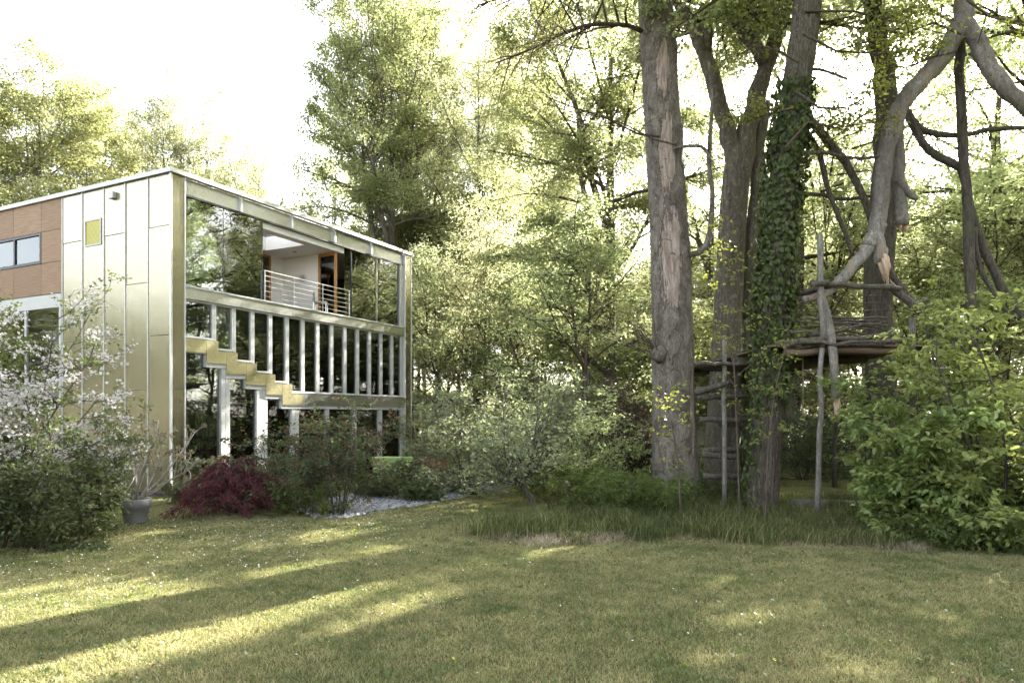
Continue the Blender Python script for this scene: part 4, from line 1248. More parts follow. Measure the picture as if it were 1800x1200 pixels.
# 4. storm-broken tree: thin dark stem, big grey limbs arching down to the platform
org = np.array([*gpt(1735, 880), 0.0])
org = np.array([10.2, 15.4, 0.0])
rng = np.random.default_rng(104)
wt, wg, ws, lv, wd = Wood(), Wood(), Wood(), Leaves(), Wood()
limb_px(wt, lv, rng, [(1720, 905), (1715, 700), (1705, 480), (1698, 330), (1690, 200), (1688, 90), (1692, 10), (1715, -150), (1740, -330)], 15.4, org, 0.11, 0.09, 30, None, 12)
limb_px(wt, lv, rng, [(1592, 192), (1612, 220), (1640, 235), (1690, 238), (1740, 228), (1800, 225)], 15.6, org, .075, .05, 14, None, 8)
limb_px(wt, lv, rng, [(1595, 195), (1612, 235), (1640, 270), (1690, 300), (1712, 390), (1745, 470), (1775, 530), (1800, 560)], 15.6, org, .085, .10, 20, None, 9)
limb_px(wt, lv, rng, [(1712, 400), (1722, 470), (1760, 535), (1790, 560)], 15.4, org, .06, .03, 12, None, 7)
g1 = [(1700, -60), (1692, 20), (1676, 70), (1640, 120), (1600, 165), (1572, 215), (1556, 280), (1548, 350), (1540, 400), (1528, 432)]
limb_px(wg, lv, rng, g1, 14.6, org, 0.20, 0.15, 34, [0.8, .6, .4, .2, 0, 0, 0, 0, 0, 0], 16, rough=0.035)
limb_px(wg, lv, rng, [(1545, 395), (1530, 430), (1503, 465), (1472, 498), (1445, 518), (1412, 527)], 14.6, org, 0.15, 0.07, 20, [0, 0, -.05, -.1, -.2, -.25], 14, rough=0.035)
limb_px(wg, lv, rng, [(1535, 415), (1546, 440), (1551, 462)], 14.6, org, 0.165, 0.14, 8, None, 14, rough=0.04)
splinters(ws, rng, [(1550, 458), (1560, 496)], 14.6, org, 0.12, 12)
limb_px(wg, lv, rng, [(1575, 205), (1578, 280), (1581, 340), (1585, 395)], 14.9, org, 0.15, 0.14, 14, None, 12, rough=0.05)
ws2 = Wood(); splinters(ws2, rng, [(1585, 393), (1587, 408)], 14.9, org, 0.10, 9)
limb_px(wg, lv, rng, [(1580, 315), (1592, 335), (1612, 350)], 14.8, org, 0.10, 0.06, 8, None, 10)
limb_px(wg, lv, rng, [(1690, 30), (1715, 70), (1738, 115), (1770, 160), (1830, 215), (1880, 300)], 14.6, org, 0.18, 0.15, 22, [.6, .3, .1, 0, 0, 0], 16, rough=0.035)
for pts, Y in (([(1690, 60), (1640, 40), (1590, 60), (1540, 50)], 14.0), ([(1700, 0), (1740, 30), (1790, 40), (1830, 60)], 14.2), ([(1680, 90), (1640, 100), (1590, 120), (1550, 110)], 13.8)):
    Q = path_px(pts, Y, org); wd.tube(Q, np.linspace(.03, .01, len(Q)), 5, cap=False)
    limb_foliage(wd, lv, rng, Q, .03, t0=0.2, **yng)
wd.skip = keep_gap(org, 0, 1.1); lc = Leaves()
PT = path_px([(1692, 10), (1715, -150), (1740, -330), (1760, -520)], 15.4, org)
crown_limbs(wd, lc, rng, PT, np.linspace(.12, .05, 4), 20, 0.30, 5.4, 18, 9, 6, 36, 0.13, 0.10, (-5, 45))  # crown added above the picture to shade the right of the lawn
tr4 = empty('storm_broken_tree', tuple(org))
tag(tr4, 'storm-broken tree whose thick grey limbs arch down and rest on the treehouse', 'tree')
add('trunk', wt.mesh('trunk', MT['bark_dark']), tr4)
add('broken_limbs', wg.mesh('broken_limbs', MT['bark_dead']), tr4)['label'] = 'thick bare grey limbs, forked and broken off'
add('splintered_wood', ws.mesh('splintered_wood', MT['split']), tr4)['label'] = 'pale splintered wood at the broken fork'
add('splintered_wood', ws2.mesh('splintered_wood', MT['split']), tr4)
add('branches', wd.mesh('branches', MT['bark_twig']), tr4)['kind'] = 'stuff'
add('young_leaves', lv.mesh('young_leaves', MT['lf_young'], fine=True), tr4)['kind'] = 'stuff'

add('crown', lc.mesh('crown', MT['lf_bg'], keep=keep_gap(org, 8)), tr4)['kind'] = 'stuff'

# 5. grey trunk behind the broken limb
org = np.array([(1545 - 900) / FPX * 19.0, 19.0, 0.0])
rng = np.random.default_rng(105)
wt, wd, lv = Wood(), Wood(), Leaves()
wd.skip = keep_gap(org, 0, 1.1)
P = limb_px(wt, lv, rng, [(1548, 880), (1546, 700), (1548, 500), (1556, 300), (1560, 180), (1545, 80), (1532, -20), (1520, -200), (1515, -330)], 19.0, org, 0.42, 0.15, 34, None, 14)
crown_limbs(wd, lv, rng, P, np.linspace(.4, .1, 8), 19, 0.74, 4.6, 12, 8, 6, 36, 0.13, 0.12, (5, 50))
tr5 = empty('wood_edge_tree', tuple(org))
tag(tr5, 'dark upright trunk behind the broken grey limb, right of the ivy', 'tree')
add('trunk', wt.mesh('trunk', MT['bark_dark']), tr5)
add('branches', wd.mesh('branches', MT['bark_twig']), tr5)['kind'] = 'stuff'
add('crown', lv.mesh('crown', MT['lf_bg'], keep=keep_gap(org, 6)), tr5)['kind'] = 'stuff'


# ------------------------------------------------------------------ treehouse
th = empty('treehouse', (6.3, 14.6, 0.0))
tag(th, 'rough treehouse platform on poles with log rails and a ladder of logs', 'treehouse')
ORG = np.array([6.3, 14.6, 0.0])
rng = np.random.default_rng(200)


def log(name, p0, p1, r0, r1=None, mat='pole_dark', parent=None, org=ORG, k=9, bend=0.012, n=7):
    r1 = r0 if r1 is None else r1
    p0, p1 = np.asarray(p0, float), np.asarray(p1, float)
    P = np.linspace(p0, p1, n)
    L = np.linalg.norm(p1 - p0)
    P[1:-1] += rng.normal(0, bend * min(L, 1.6) * .8, (n - 2, 3))
    w = Wood(); w.tube(P - org, np.linspace(r0, r1, n), k, 0.06, rng)
    return add(name, w.mesh(name, MT[mat]), parent)


def pole(px0, py0, px1, py1, Y0, Y1, r, mat, name='pole'):
    return log(name, at(px0, py0, Y0), at(px1, py1, Y1), r, r * 0.9, mat, th)


pole(1273, 897, 1273, 590, 15.4, 15.4, 0.052, 'pole')
pole(1437, 914, 1445, 612, 14.05, 14.05, 0.057, 'pole')
pole(1467, 858, 1470, 640, 20.2, 20.2, 0.07, 'pole_dark')
pole(1445, 612, 1442, 414, 14.15, 14.15, 0.062, 'pole')
pole(1296, 868, 1300, 600, 17.6, 17.6, 0.08, 'pole_dark')
pole(1568, 612, 1555, 490, 15.0, 15.0, 0.085, 'pole_dark')
pole(1660, 900, 1655, 640, 13.0, 13.3, 0.07, 'pole_dark')
pole(1606, 935, 1604, 560, 12.9, 13.2, 0.07, 'pole_dark')
# deck: beams and boards
Z0 = 3.40
log('beam', (5.55, 14.3, Z0), (8.1, 14.3, Z0 + .05), 0.075, 0.07, 'plank', th)
log('beam', (5.2, 16.4, Z0), (8.3, 16.4, Z0), 0.09, 0.085, 'pole_dark', th)
log('beam', (5.2, 21.5, Z0), (9.4, 21.5, Z0), 0.09, 0.085, 'pole_dark', th)
for i in range(16):
    y_ = 14.05 + .55 * rng.random() if i < 7 else 14.6 + 3.0 * rng.random(); x_ = 5.35 + .5 * rng.random()
    log('deck_log', (x_, y_, Z0 + .10 + .03 * (i % 4) + .05 * rng.random()), (x_ + 1.6 + 1.2 * rng.random(), y_ + .25 * rng.normal(), Z0 + .12 + .22 * rng.random()), .035 + .035 * rng.random(), .03, 'pole_dark', th, k=7, bend=.02)
for i in range(18):
    x0 = 5.25 + i * 0.205
    bx = box('deck_board', (x0 - 6.3, x0 + 0.19 - 6.3, 14.22 - 14.6 - 0.03 * (i % 3), 22.0 - 14.6 + 0.05 * (i % 2), Z0 + .095, Z0 + .13), MT['plank'], th)
# log ladder between the stripped trunk and the ivy
for px0, py0, px1, py1, Y in ((1222, 690, 1282, 672, 15.3), (1224, 684, 1312, 690, 15.9), (1226, 698, 1315, 697, 15.7), (1230, 738, 1318, 737, 15.75), (1262, 744, 1318, 748, 16.0),
                              (1234, 792, 1316, 788, 15.7), (1234, 799, 1300, 802, 15.55), (1236, 836, 1318, 837, 15.7)):
    log('ladder_log', at(px0, py0, Y), at(px1, py1, Y + .05), 0.07, 0.06, 'pole_dark', th)
# rails
log('rail_log', at(1398, 518, 14.9), at(1460, 502, 14.3), 0.055, .05, 'pole_dark', th)
log('rail_log', at(1425, 497, 14.25), at(1582, 508, 14.4), 0.055, .06, 'pole_dark', th)
log('rail_log', at(1426, 500, 14.05), at(1456, 496, 14.05), 0.05, .06, 'pole_dark', th)
log('rail_log', at(1552, 490, 14.8), at(1622, 552, 14.6), 0.09, .07, 'pole_dark', th)
log('rail_log', at(1604, 537, 14.6), at(1630, 526, 14.9), 0.05, .04, 'pole_dark', th)
for i in range(15):
    x0 = 1388 + 70 * rng.random(); x1 = x0 + 90 + 110 * rng.random()
    y0 = 552 + 48 * rng.random(); y1 = y0 + rng.normal(0, 16)
    Y = 14.2 + (0 if i % 2 else 0.6 + 3.2 * rng.random())
    log('woven_branch', at(x0, y0, Y), at(min(x1, 1560), y1, Y + .25 * rng.random()), 0.018 + .022 * rng.random(), .016, 'pole_dark', th, k=6, bend=0.016)
for i in range(5):
    log('rail_wire', at(1405, 522 + i * 13, 14.3), at(1562, 518 + i * 13, 14.9), 0.007, .007, 'pole_dark', th, k=4, bend=0.004)
# left part of the platform, between the trunks
for i in range(7):
    log('deck_log', at(1222 + 3 * i, 640 + 1.5 * i, 15.3 + .28 * i), at(1322, 640 + 2 * i, 15.3 + .28 * i), 0.05, .045, 'pole_dark', th, k=7)

# hanging limb with its bark off
hl = empty('hanging_limb', tuple(at(1470, 740, 13.9) * [1, 1, 0]))
tag(hl, 'broken limb hanging upright before the treehouse, its lower end bare and pale', 'branch')
O2 = np.array(at(1470, 740, 13.9)) * [1, 1, 0]
w = Wood(); P, Rr = resample(path_px([(1440, 518), (1449, 545), (1458, 580), (1464, 620), (1467, 660), (1470, 700)], 14.0, O2, [.4, .25, .1, 0, -.1, -.1]), [.11, .10, .085, .085, .08, .075], 22)
w.tube(P, Rr, 12, 0.05, rng); add('bark', w.mesh('bark', MT['bark_dead']), hl)
w = Wood(); w.tube(path_px([(1470, 698), (1472, 720), (1470, 741)], 13.9, O2), [.068, .062, .055], 12, 0.10, rng); add('bare_wood', w.mesh('bare_wood', MT['split']), hl)
# swing rope under the platform
rp = empty('climbing_rope', tuple(at(1411, 730, 15.0) * [1, 1, 0]))
tag(rp, 'thin grey rope hanging below the treehouse platform', 'rope')
O3 = np.array(at(1411, 730, 15.0)) * [1, 1, 0]
w = Wood(); w.tube(np.array([[0, 0, Z0 + .05], [0.01, 0, 2.8], [0, 0.01, 2.1]]), [.011] * 3, 5); add('cord', w.mesh('cord', MT['rope']), rp)
w = Wood(); w.tube(np.array([[0, 0, 2.93], [0, 0, 3.0], [0, 0, 3.05]]), [.02, .04, .02], 8); add('knot', w.mesh('knot', MT['rope']), rp)
# log lying behind the poles
lg = log('fallen_log', (6.1, 15.25, 0.14), (8.3, 15.1, 0.12), 0.15, 0.13, 'pole', None, org=np.zeros(3), k=12, bend=.01)
tag(lg, 'barkless log lying in the grass behind the treehouse poles', 'log')
pb = box('loose_board', (6.4, 7.9, 14.75, 14.93, 0.08, 0.12), MT['split'])
tag(pb, 'reddish board lying before the fallen log', 'board')


# ------------------------------------------------------------------ shrubs
def shrub(name, loc, seed, n_st, Ht, Rr, nbr, ntw, lpt, leaf, lf, bark='bark_twig', fine=False, spread=0.08, flat=0.5, lean=(0, 0), up=0.9, st_r=0.018, base_r=0.15, droop=-0.25, t0=0.25, extra=None, lbk=0.35, tilt=(20, 75), twig_r=0.004, asp=0.62):
    rng = np.random.default_rng(seed)
    wd, lv = Wood(), Leaves()
    lx = Leaves()
    for i in range(n_st):
        az = i * 2.39996 + rng.normal(0, .3)
        e = R_(tilt[0] + (tilt[1] - tilt[0]) * rng.random())
        dr = np.array([math.cos(az) * math.cos(e) + lean[0], math.sin(az) * math.cos(e) + lean[1], math.sin(e)])
        L = min(Ht / max(.25, math.sin(e)), Rr / max(.15, math.cos(e))) * (0.75 + 0.35 * rng.random())
        p = np.array([math.cos(az), math.sin(az), 0]) * base_r * rng.random() ** .5
        B = branch_path(rng, p, dr, L, 7, 0.10, (0, 0, -0.15))
        B[:, 2] = np.maximum(B[:, 2], 0.03)
        wd.tube(B, np.linspace(st_r, st_r * .3, 7), 6, 0.05, rng, cap=False)
        for j in range(nbr):
            t = t0 + (1 - t0) * (j + rng.random()) / nbr
            q, d = along(B, min(t, .999))
            bd = d * .5 + rng.normal(0, .55, 3); bd[2] = bd[2] * .6 + .05
            Lb = L * lbk * (1.15 - .6 * t) * (.6 + .8 * rng.random())
            C = branch_path(rng, q, bd, Lb, 4, .15, (0, 0, -.1)); C[:, 2] = np.maximum(C[:, 2], .04)
            wd.tube(C, np.linspace(st_r * .45, twig_r, 4), 4, cap=False)
            for m in range(ntw):
                q2, d2 = along(C, min(.15 + .85 * (m + rng.random()) / ntw, .999))
                td = d2 * .5 + rng.normal(0, .6, 3); td[2] *= .5
                Tw = branch_path(rng, q2, td, max(.12, Lb * .4), 3, .15, (0, 0, droop * .3)); Tw[:, 2] = np.maximum(Tw[:, 2], .03)
                wd.tube(Tw, [twig_r, twig_r * .8, twig_r * .4], 3, cap=False)
                spray(lx if (extra and rng.random() < extra[1] * (0.4 + t)) else lv, rng, Tw, int(lpt * (.6 + .8 * rng.random())), leaf, spread, flat, up, asp, droop)
    root = empty(name, (loc[0], loc[1], 0))
    add('stems', wd.mesh('stems', MT[bark]), root)
    o = add('foliage', lv.mesh('foliage', MT[lf], fine=fine), root); o['kind'] = 'stuff'
    if extra and lx.count():
        o = add(extra[2], lx.mesh(extra[2], MT[extra[0]], fine=fine), root); o['kind'] = 'stuff'
    return root


# big leafy bush on the right, and its neighbour running out of the picture
o = shrub('leafy_bush', (8.35, 11.8), 301, 36, 3.6, 1.75, 10, 5, 15, 0.115, 'lf_hazel', 'bark_dark', True, 0.075, 0.25, (-.05, 0), 1.3, 0.03, 0.5, -0.2, 0.12, tilt=(15, 80))
tag(o, 'large green bush of broad leaves at the right, beside the treehouse', 'bush')
o = shrub('leafy_bush', (10.0, 12.6), 302, 22, 4.6, 2.0, 8, 5, 10, 0.115, 'lf_hazel', 'bark_dark', True, 0.075, 0.25, (0, 0), 1.3, 0.03, 0.5, -0.2, 0.15, tilt=(20, 80))
tag(o, 'second broad-leaved bush cut by the right picture edge', 'bush')
o = shrub('leafy_bush', (7.05, 12.0), 303, 20, 2.5, 0.85, 9, 5, 14, 0.115, 'lf_hazel', 'bark_dark', True, 0.075, 0.3, (-.03, 0), 1.3, 0.02, 0.35, -0.2, 0.1, tilt=(25, 84))
tag(o, 'lower broad-leaved bush next to the hanging limb, left flank of the big green bush', 'bush')
# silvery small tree in the middle
org = np.array([*gpt(937, 892), 0.0])
rng = np.random.default_rng(310)
wd, lv = Wood(), Leaves()
P = path_px([(940, 900), (932, 872), (918, 852)], org[1], org)
wd.tube(P, [.07, .06, .055], 9, .06, rng, cap=False)
for k in range(26):
    az = k * 2.4; e = R_(rng.uniform(2, 70))
    L = rng.uniform(1.6, 2.7) * (1.0 if e < R_(45) else 1.15)
    dr = np.array([math.cos(az) * math.cos(e) - .12, math.sin(az) * math.cos(e), math.sin(e)])
    B = branch_path(rng, P[-1], dr, L, 7, .14, (0, 0, .25)); B[:, 2] = np.maximum(B[:, 2], .25)
    wd.tube(B, np.linspace(.028, .007, 7), 5, .05, rng, cap=False)
    limb_foliage(wd, lv, rng, B, .02, 9, 5, 7, 0.088, L * .42, .2, .06, .003, flat=.6, rise=.25)
sp = empty('silvery_pear_tree', tuple(org))
tag(sp, 'small wide tree with silvery green leaves and a short leaning trunk in mid-lawn', 'tree')
add('trunk', wd.mesh('trunk', MT['bark_bg']), sp)
add('crown', lv.mesh('crown', MT['lf_grey']), sp)['kind'] = 'stuff'
o = shrub('silvery_shrub', (-1.1, 18.4), 311, 16, 3.2, 1.9, 8, 5, 8, 0.09, 'lf_grey', 'bark_twig', False, .07, .6, tilt=(25, 85))
tag(o, 'upright silvery green shrub behind the gravel, left of the short leaning trunk', 'shrub')
o = shrub('silvery_shrub', (1.9, 19.3), 312, 16, 3.0, 1.9, 8, 5, 8, 0.095, 'lf_under', 'bark_twig', False, .07, .6, tilt=(25, 85))
tag(o, 'green shrub behind the short leaning trunk, left of the stripped trunk', 'shrub')
o = shrub('copper_shrub', (3.6, 21.5), 313, 16, 3.4, 1.3, 8, 5, 9, 0.09, 'lf_copper', 'bark_dark', False, .08, .6, tilt=(40, 85))
tag(o, 'dark copper-leaved shrub just left of the stripped trunk', 'shrub')
o = shrub('dark_shrub', (9.4, 22.6), 314, 16, 1.9, 1.6, 8, 5, 12, 0.075, 'lf_dark', 'bark_dark', False, .08, .6, tilt=(15, 80))
tag(o, 'low dark rounded shrub under the treehouse platform', 'shrub')
o = shrub('dark_shrub', (5.0, 22.2), 315, 16, 1.7, 1.4, 8, 5, 12, 0.075, 'lf_under', 'bark_dark', False, .08, .6, tilt=(15, 80))
tag(o, 'low shrub behind the log ladder', 'shrub')
for i, (x, y, hh, lb_) in enumerate(((12.5, 24.0, 2.4, 'bushy undergrowth plant behind the right pole of the platform'), (15.6, 23.0, 2.6, 'bushy undergrowth plant behind the big green bush'),
                                     (-0.2, 25.5, 2.6, 'green undergrowth bush beyond the gravel, nearest the house'), (2.2, 26.5, 2.8, 'green undergrowth bush beyond the gravel, further right'))):
    tag(shrub('undergrowth_bush', (x, y), 330 + i, 16, hh, 2.0, 8, 5, 9, 0.10, 'lf_under' if i != 2 else 'lf_bg2', 'bark_twig', False, .1, .6, tilt=(20, 85)), lb_, 'bush', 'bushes under the wood edge')

# foot of the stripped trunk: nettles and elder shoots
for i, (px, py, hh, rr, lb_) in enumerate(((1060, 905, .9, .9, 'leafy weeds at the left foot of the stripped trunk'), (1130, 900, .8, .8, 'fresh green weeds at the foot of the stripped trunk'), (1000, 885, .8, .8, 'leafy weeds under the silvery tree'),
                                           (1235, 885, .9, .6, 'dark leafy shoots between the stripped trunk and the pale pole'), (1640, 955, .55, .9, 'low weeds below the big green bush'), (1745, 965, .6, .9, 'low weeds below the bush at the right edge'))):
    x, y = gpt(px, py)
    tag(shrub('leafy_weeds', (x, y), 340 + i, 22, hh, rr, 6, 4, 6, 0.07, 'lf_weed' if i != 3 else 'lf_dark', 'bark_twig', True, .05, .5, st_r=.006, base_r=.6, tilt=(35, 88), twig_r=.002), lb_, 'weeds', 'weeds along the wood edge')
# saplings with fresh leaves before the trunks
for i, (px, py, Y, lb_, pts) in enumerate(((1197, 912, 13.6, 'thin sapling with pale green leaves before the stripped trunk', [(1197, 912), (1192, 820), (1180, 740), (1160, 680)]),
                                          (1300, 905, 13.8, 'spindly sapling with yellow-green leaves before the ivy trunk', [(1300, 905), (1296, 780), (1290, 640), (1280, 520), (1262, 400)]),
                                          (1345, 915, 13.4, 'spindly sapling crossing the ivy trunk near its foot', [(1345, 915), (1350, 800), (1362, 690), (1385, 600)]))):
    org = np.array([(px - 900) / FPX * Y, Y, 0.0]); rng = np.random.default_rng(360 + i)
    wd, lv = Wood(), Leaves()
    Q, rr = resample(path_px(pts, Y, org), np.linspace(.022, .008, len(pts)), 12)
    Q[0, 2] = 0; wd.tube(Q, rr, 6, .04, rng, cap=False)
    limb_foliage(wd, lv, rng, Q, .02, [10, 20, 9][i], 4, 7, 0.075, [.8, 1.25, .9][i], .3, .06, .003)
    s_ = empty('sapling', tuple(org)); tag(s_, lb_, 'sapling', 'saplings before the trunks')
    add('stem', wd.mesh('stem', MT['bark_twig']), s_)
    add('foliage', lv.mesh('foliage', MT['lf_young'], fine=True), s_)['kind'] = 'stuff'

# left: flowering apple tree over a leafy hedge bush
o = shrub('hedge_bush', (-8.5, 11.3), 401, 24, 2.2, 1.15, 9, 5, 10, 0.07, 'lf_hedge', 'bark_twig', True, .06, .5, st_r=.014, base_r=.9, tilt=(20, 85))
tag(o, 'dense leafy hedge bush at the left picture edge', 'bush')
o = shrub('hedge_bush', (-7.5, 11.3), 402, 14, 1.6, 0.5, 8, 5, 10, 0.065, 'lf_hedge', 'bark_twig', True, .06, .5, st_r=.012, base_r=.5, tilt=(35, 85))
tag(o, 'leafy end of the hedge left of the grey flower pot', 'bush')
o = shrub('apple_tree', (-9.3, 11.9), 403, 24, 4.6, 1.7, 10, 5, 20, 0.058, 'blossom', 'bark_twig', False, .055, .8, st_r=.022, base_r=.5, tilt=(42, 86), up=.2, droop=-.05, t0=.38, extra=('lf_apple', 0.30, 'young_leaves'), asp=.85)
tag(o, 'white flowering apple tree in front of the brass wall, cut by the left edge', 'tree')
o = shrub('apple_tree', (-7.9, 12.4), 404, 7, 3.2, .8, 9, 4, 14, 0.052, 'blossom', 'bark_twig', False, .05, .8, st_r=.014, base_r=.2, tilt=(55, 86), up=.2, droop=-.05, t0=.4, extra=('lf_apple', 0.5, 'young_leaves'), asp=.85)
tag(o, 'slender white flowering shoots before the brass wall, nearest the pot', 'tree')

# purple maple, roses, peonies
rng = np.random.default_rng(410)
wd, lv = Wood(), Leaves()
for k in range(34):
    az = k * 2.4; R0 = 0.95 * math.sqrt((k + .5) / 34.0)
    tip = np.array([math.cos(az) * R0 * 1.05, math.sin(az) * R0, (1.06 - .86 * (R0 / .95) ** 2.6) * rng.uniform(.85, 1.05)])
    B, rr = resample(np.array([[0, 0, 0], [tip[0] * .25, tip[1] * .25, tip[2] * .75], tip * [.7, .7, 1.03], tip * [1, 1, .8]]), [.03, .02, .012, .006], 8)
    wd.tube(B, rr, 5, cap=False)
    for j in range(17):
        q, d = along(B, .3 + .69 * rng.random())
        out_ = unit(np.array([q[0], q[1], 0.0]) + 1e-3)
        Tw = branch_path(rng, q, out_ * .8 + rng.normal(0, .45, 3) * [1, 1, .4], .30, 4, .1, (0, 0, -.9))
        Tw[:, 2] = np.maximum(Tw[:, 2], .05)
        wd.tube(Tw, [.004, .003, .002, .002], 3, cap=False)
        n = 17; t = rng.random(n)
        qq = Tw[0] + (Tw[-1] - Tw[0]) * t[:, None] + rng.normal(0, .035, (n, 3)); qq[:, 2] = np.maximum(qq[:, 2], .03)
        L_ = .075 * (.6 + .8 * rng.random(n))
        lv.put(qq, out_ * .7 + rng.normal(0, .45, (n, 3)) + [0, 0, -.75], rng.normal(0, .4, (n, 3)) + out_ * .5 + [0, 0, .6], L_, L_ * .22)
mp = empty('purple_maple', (-5.92, 14.9, 0)); mp.scale = (1.18, 1.1, 1.1); tag(mp, 'low dome-shaped Japanese maple with purple-red feathery leaves', 'shrub')
add('stems', wd.mesh('stems', MT['bark_dark']), mp); add('foliage', lv.mesh('foliage', MT['lf_maple']), mp)['kind'] = 'stuff'
x, y = gpt(592, 905)
tag(shrub('rose_bush', (x, y), 420, 20, 2.15, 1.0, 9, 4, 8, .065, 'lf_dark', 'bark_dark', True, .05, .6, extra=('lf_red', .28, 'red_shoots'), st_r=.012, base_r=.22, tilt=(48, 88), t0=.35), 'tall rose bush with reddish shoots rising from the slate gravel', 'bush')
x, y = gpt(515, 893)
tag(shrub('rose_bush', (x, y), 421, 20, 1.7, 1.05, 9, 4, 8, .065, 'lf_dark', 'bark_dark', True, .05, .6, extra=('lf_red', .2, 'red_shoots'), st_r=.011, base_r=.4, tilt=(35, 88), t0=.2), 'dark leafy bush between the purple maple and the tall rose bush', 'bush')
x, y = gpt(545, 905)
tag(shrub('low_rose', (x, y), 422, 12, .7, .55, 6, 4, 7, .06, 'lf_weed', 'bark_dark', True, .05, .6, st_r=.008, base_r=.2, tilt=(30, 85)), 'low green plant at the foot of the rose bushes', 'plant')
for i, (px, py, hh, lb_) in enumerate(((665, 874, .6, 'peony bush left of the green lounger'), (708, 862, .85, 'peony bush in front of the green lounger'), (738, 880, .5, 'low peony on the gravel, nearest the lawn'))):
    x, y = gpt(px, py)
    tag(shrub('peony_bush', (x, y), 430 + i, 13, hh, .40, 7, 4, 8, .075, 'lf_dark', 'bark_dark', True, .05, .5, st_r=.008, base_r=.25, tilt=(35, 85)), lb_, 'bush', 'peonies on the gravel')
x, y = gpt(808, 866)
tag(shrub('lavender_bush', (x, y), 440, 16, .75, .6, 7, 4, 10, .05, 'lf_grey', 'bark_twig', False, .04, .6, st_r=.006, base_r=.25, tilt=(30, 85)), 'small greyish shrub on the gravel, right of the lounger', 'shrub')
x, y = gpt(866, 853)
tag(shrub('barberry_bush', (x, y), 441, 14, .95, .6, 8, 4, 10, .05, 'lf_maple', 'bark_dark', False, .05, .6, st_r=.008, base_r=.2, tilt=(30, 85)), 'small dark red shrub at the far end of the gravel', 'shrub')
tag(shrub('rhododendron', (-7.35, 16.6), 442, 16, 1.15, .6, 6, 4, 9, .10, 'lf_rhodo', 'bark_twig', True, .05, .6, st_r=.01, base_r=.2, tilt=(40, 85)), 'pale-leaved rhododendron against the brass corner, behind the purple maple', 'shrub')
for i, (px, Y, hh, lb_, lf) in enumerate(((770, 26.5, 1.9, 'bright bush at the end of the house', 'lf_bg2'), (845, 24, 2.0, 'light green bush beyond the gravel', 'lf_young'))):
    tag(shrub('garden_bush', ((px - 900) / FPX * Y, Y), 450 + i, 15, hh, 1.2, 8, 5, 11, .075, lf, 'bark_twig', False, .07, .6, tilt=(30, 85)), lb_, 'bush')

# potted plant
x, y = gpt(238, 919)
pt = empty('plant_pot', (x, y, 0)); tag(pt, 'round grey flower pot on the lawn beside the hedge', 'pot')
prof = [(.0, .004), (.185, .004), (.195, .03), (.245, .29), (.262, .295), (.285, .47), (.275, .48), (.255, .475), (.235, .40), (.0, .40)]
n = 32
V = np.concatenate([np.stack([np.cos(np.arange(n) * 2 * PI / n) * r * (1 + (.018 * np.cos(np.arange(n) * PI / 2) if 0.02 < z < .28 else 0)), np.sin(np.arange(n) * 2 * PI / n) * r, np.full(n, z)], -1) for r, z in prof[1:-1]])
i = np.arange(n); Q = []
for k in range(len(prof) - 3): Q.append(np.stack([k * n + i, k * n + (i + 1) % n, (k + 1) * n + (i + 1) % n, (k + 1) * n + i], -1))
add('body', raw_mesh('body', V, [(np.concatenate(Q), 0)], [MT['pot']], smooth=True), pt)
V = np.concatenate([[[0, 0, .42]], np.stack([np.cos(i * 2 * PI / n) * .24, np.sin(i * 2 * PI / n) * .24, np.full(n, .405)], -1)])
add('soil', raw_mesh('soil', V, [(np.stack([np.zeros(n, int), 1 + i, 1 + (i + 1) % n], -1), 0)], [MT['soil']]), pt)
rng = np.random.default_rng(460); wd, lv = Wood(), Leaves()
for k in range(9):
    az = k * 2.4; e = R_(rng.uniform(48, 86)); L = rng.uniform(.9, 1.9)
    dr = np.array([math.cos(az) * math.cos(e) + .1, math.sin(az) * math.cos(e), math.sin(e)])
    B = branch_path(rng, [0.05 * math.cos(az), .05 * math.sin(az), .0], dr, L, 7, .13, (0, 0, .1))
    wd.tube(B, np.linspace(.024, .010, 7), 7, .05, rng)
    for j in range(6):
        q, d = along(B, .35 + .64 * (j + rng.random()) / 6)
        C = branch_path(rng, q, d * .6 + rng.normal(0, .55, 3) + [0, 0, .25], rng.uniform(.25, .65), 5, .16, (0, 0, .5))
        wd.tube(C, np.linspace(.010, .007, 5), 5, .05, rng)
        n_ = 12; D = unit(rng.normal(0, 1, (n_, 3)) + [0, 0, .3]); L_ = .075 * (.6 + .7 * rng.random(n_))
        lv.put(C[-1] + D * .01, D, rng.normal(0, 1, (n_, 3)), L_, L_ * .45)
pp = empty('bare_shrub', (x, y, .41)); tag(pp, 'almost bare pale-branched shrub growing in the grey pot', 'shrub')
add('branches', wd.mesh('branches', MT['bark_pale']), pp); add('buds', lv.mesh('buds', MT['lf_tan'], fine=True), pp)['kind'] = 'stuff'

# green lounger
lo = empty('garden_lounger', ((705 - 900) / FPX * 21.6, 21.6, 0), 0.16); tag(lo, 'green cushioned garden lounger on a dark frame beyond the peonies', 'lounger')
bevel_box('seat_cushion', (-.85, .85, -.36, .36, .36, .50), .045, MT['cushion'], lo)
bevel_box('back_cushion', (-.92, .38, .20, .42, .49, .82), .06, MT['cushion'], lo)
bevel_box('bolster', (.12, .40, -.20, .22, .50, .70), .07, MT['cushion'], lo)
box('frame', (-.86, .86, -.34, .34, .30, .355), MT['iron'], lo)
for sx in (-.78, .72):
    for sy in (-.3, .27): box('leg', (sx, sx + .05, sy, sy + .05, 0, .299), MT['iron'], lo)
# rusted planter wall
rw = box('steel_planter', (-3.9, -1.9, 24.6, 24.75, 0, .55), MT['corten']); tag(rw, 'low rust-red steel edging beyond the lounger', 'planter')

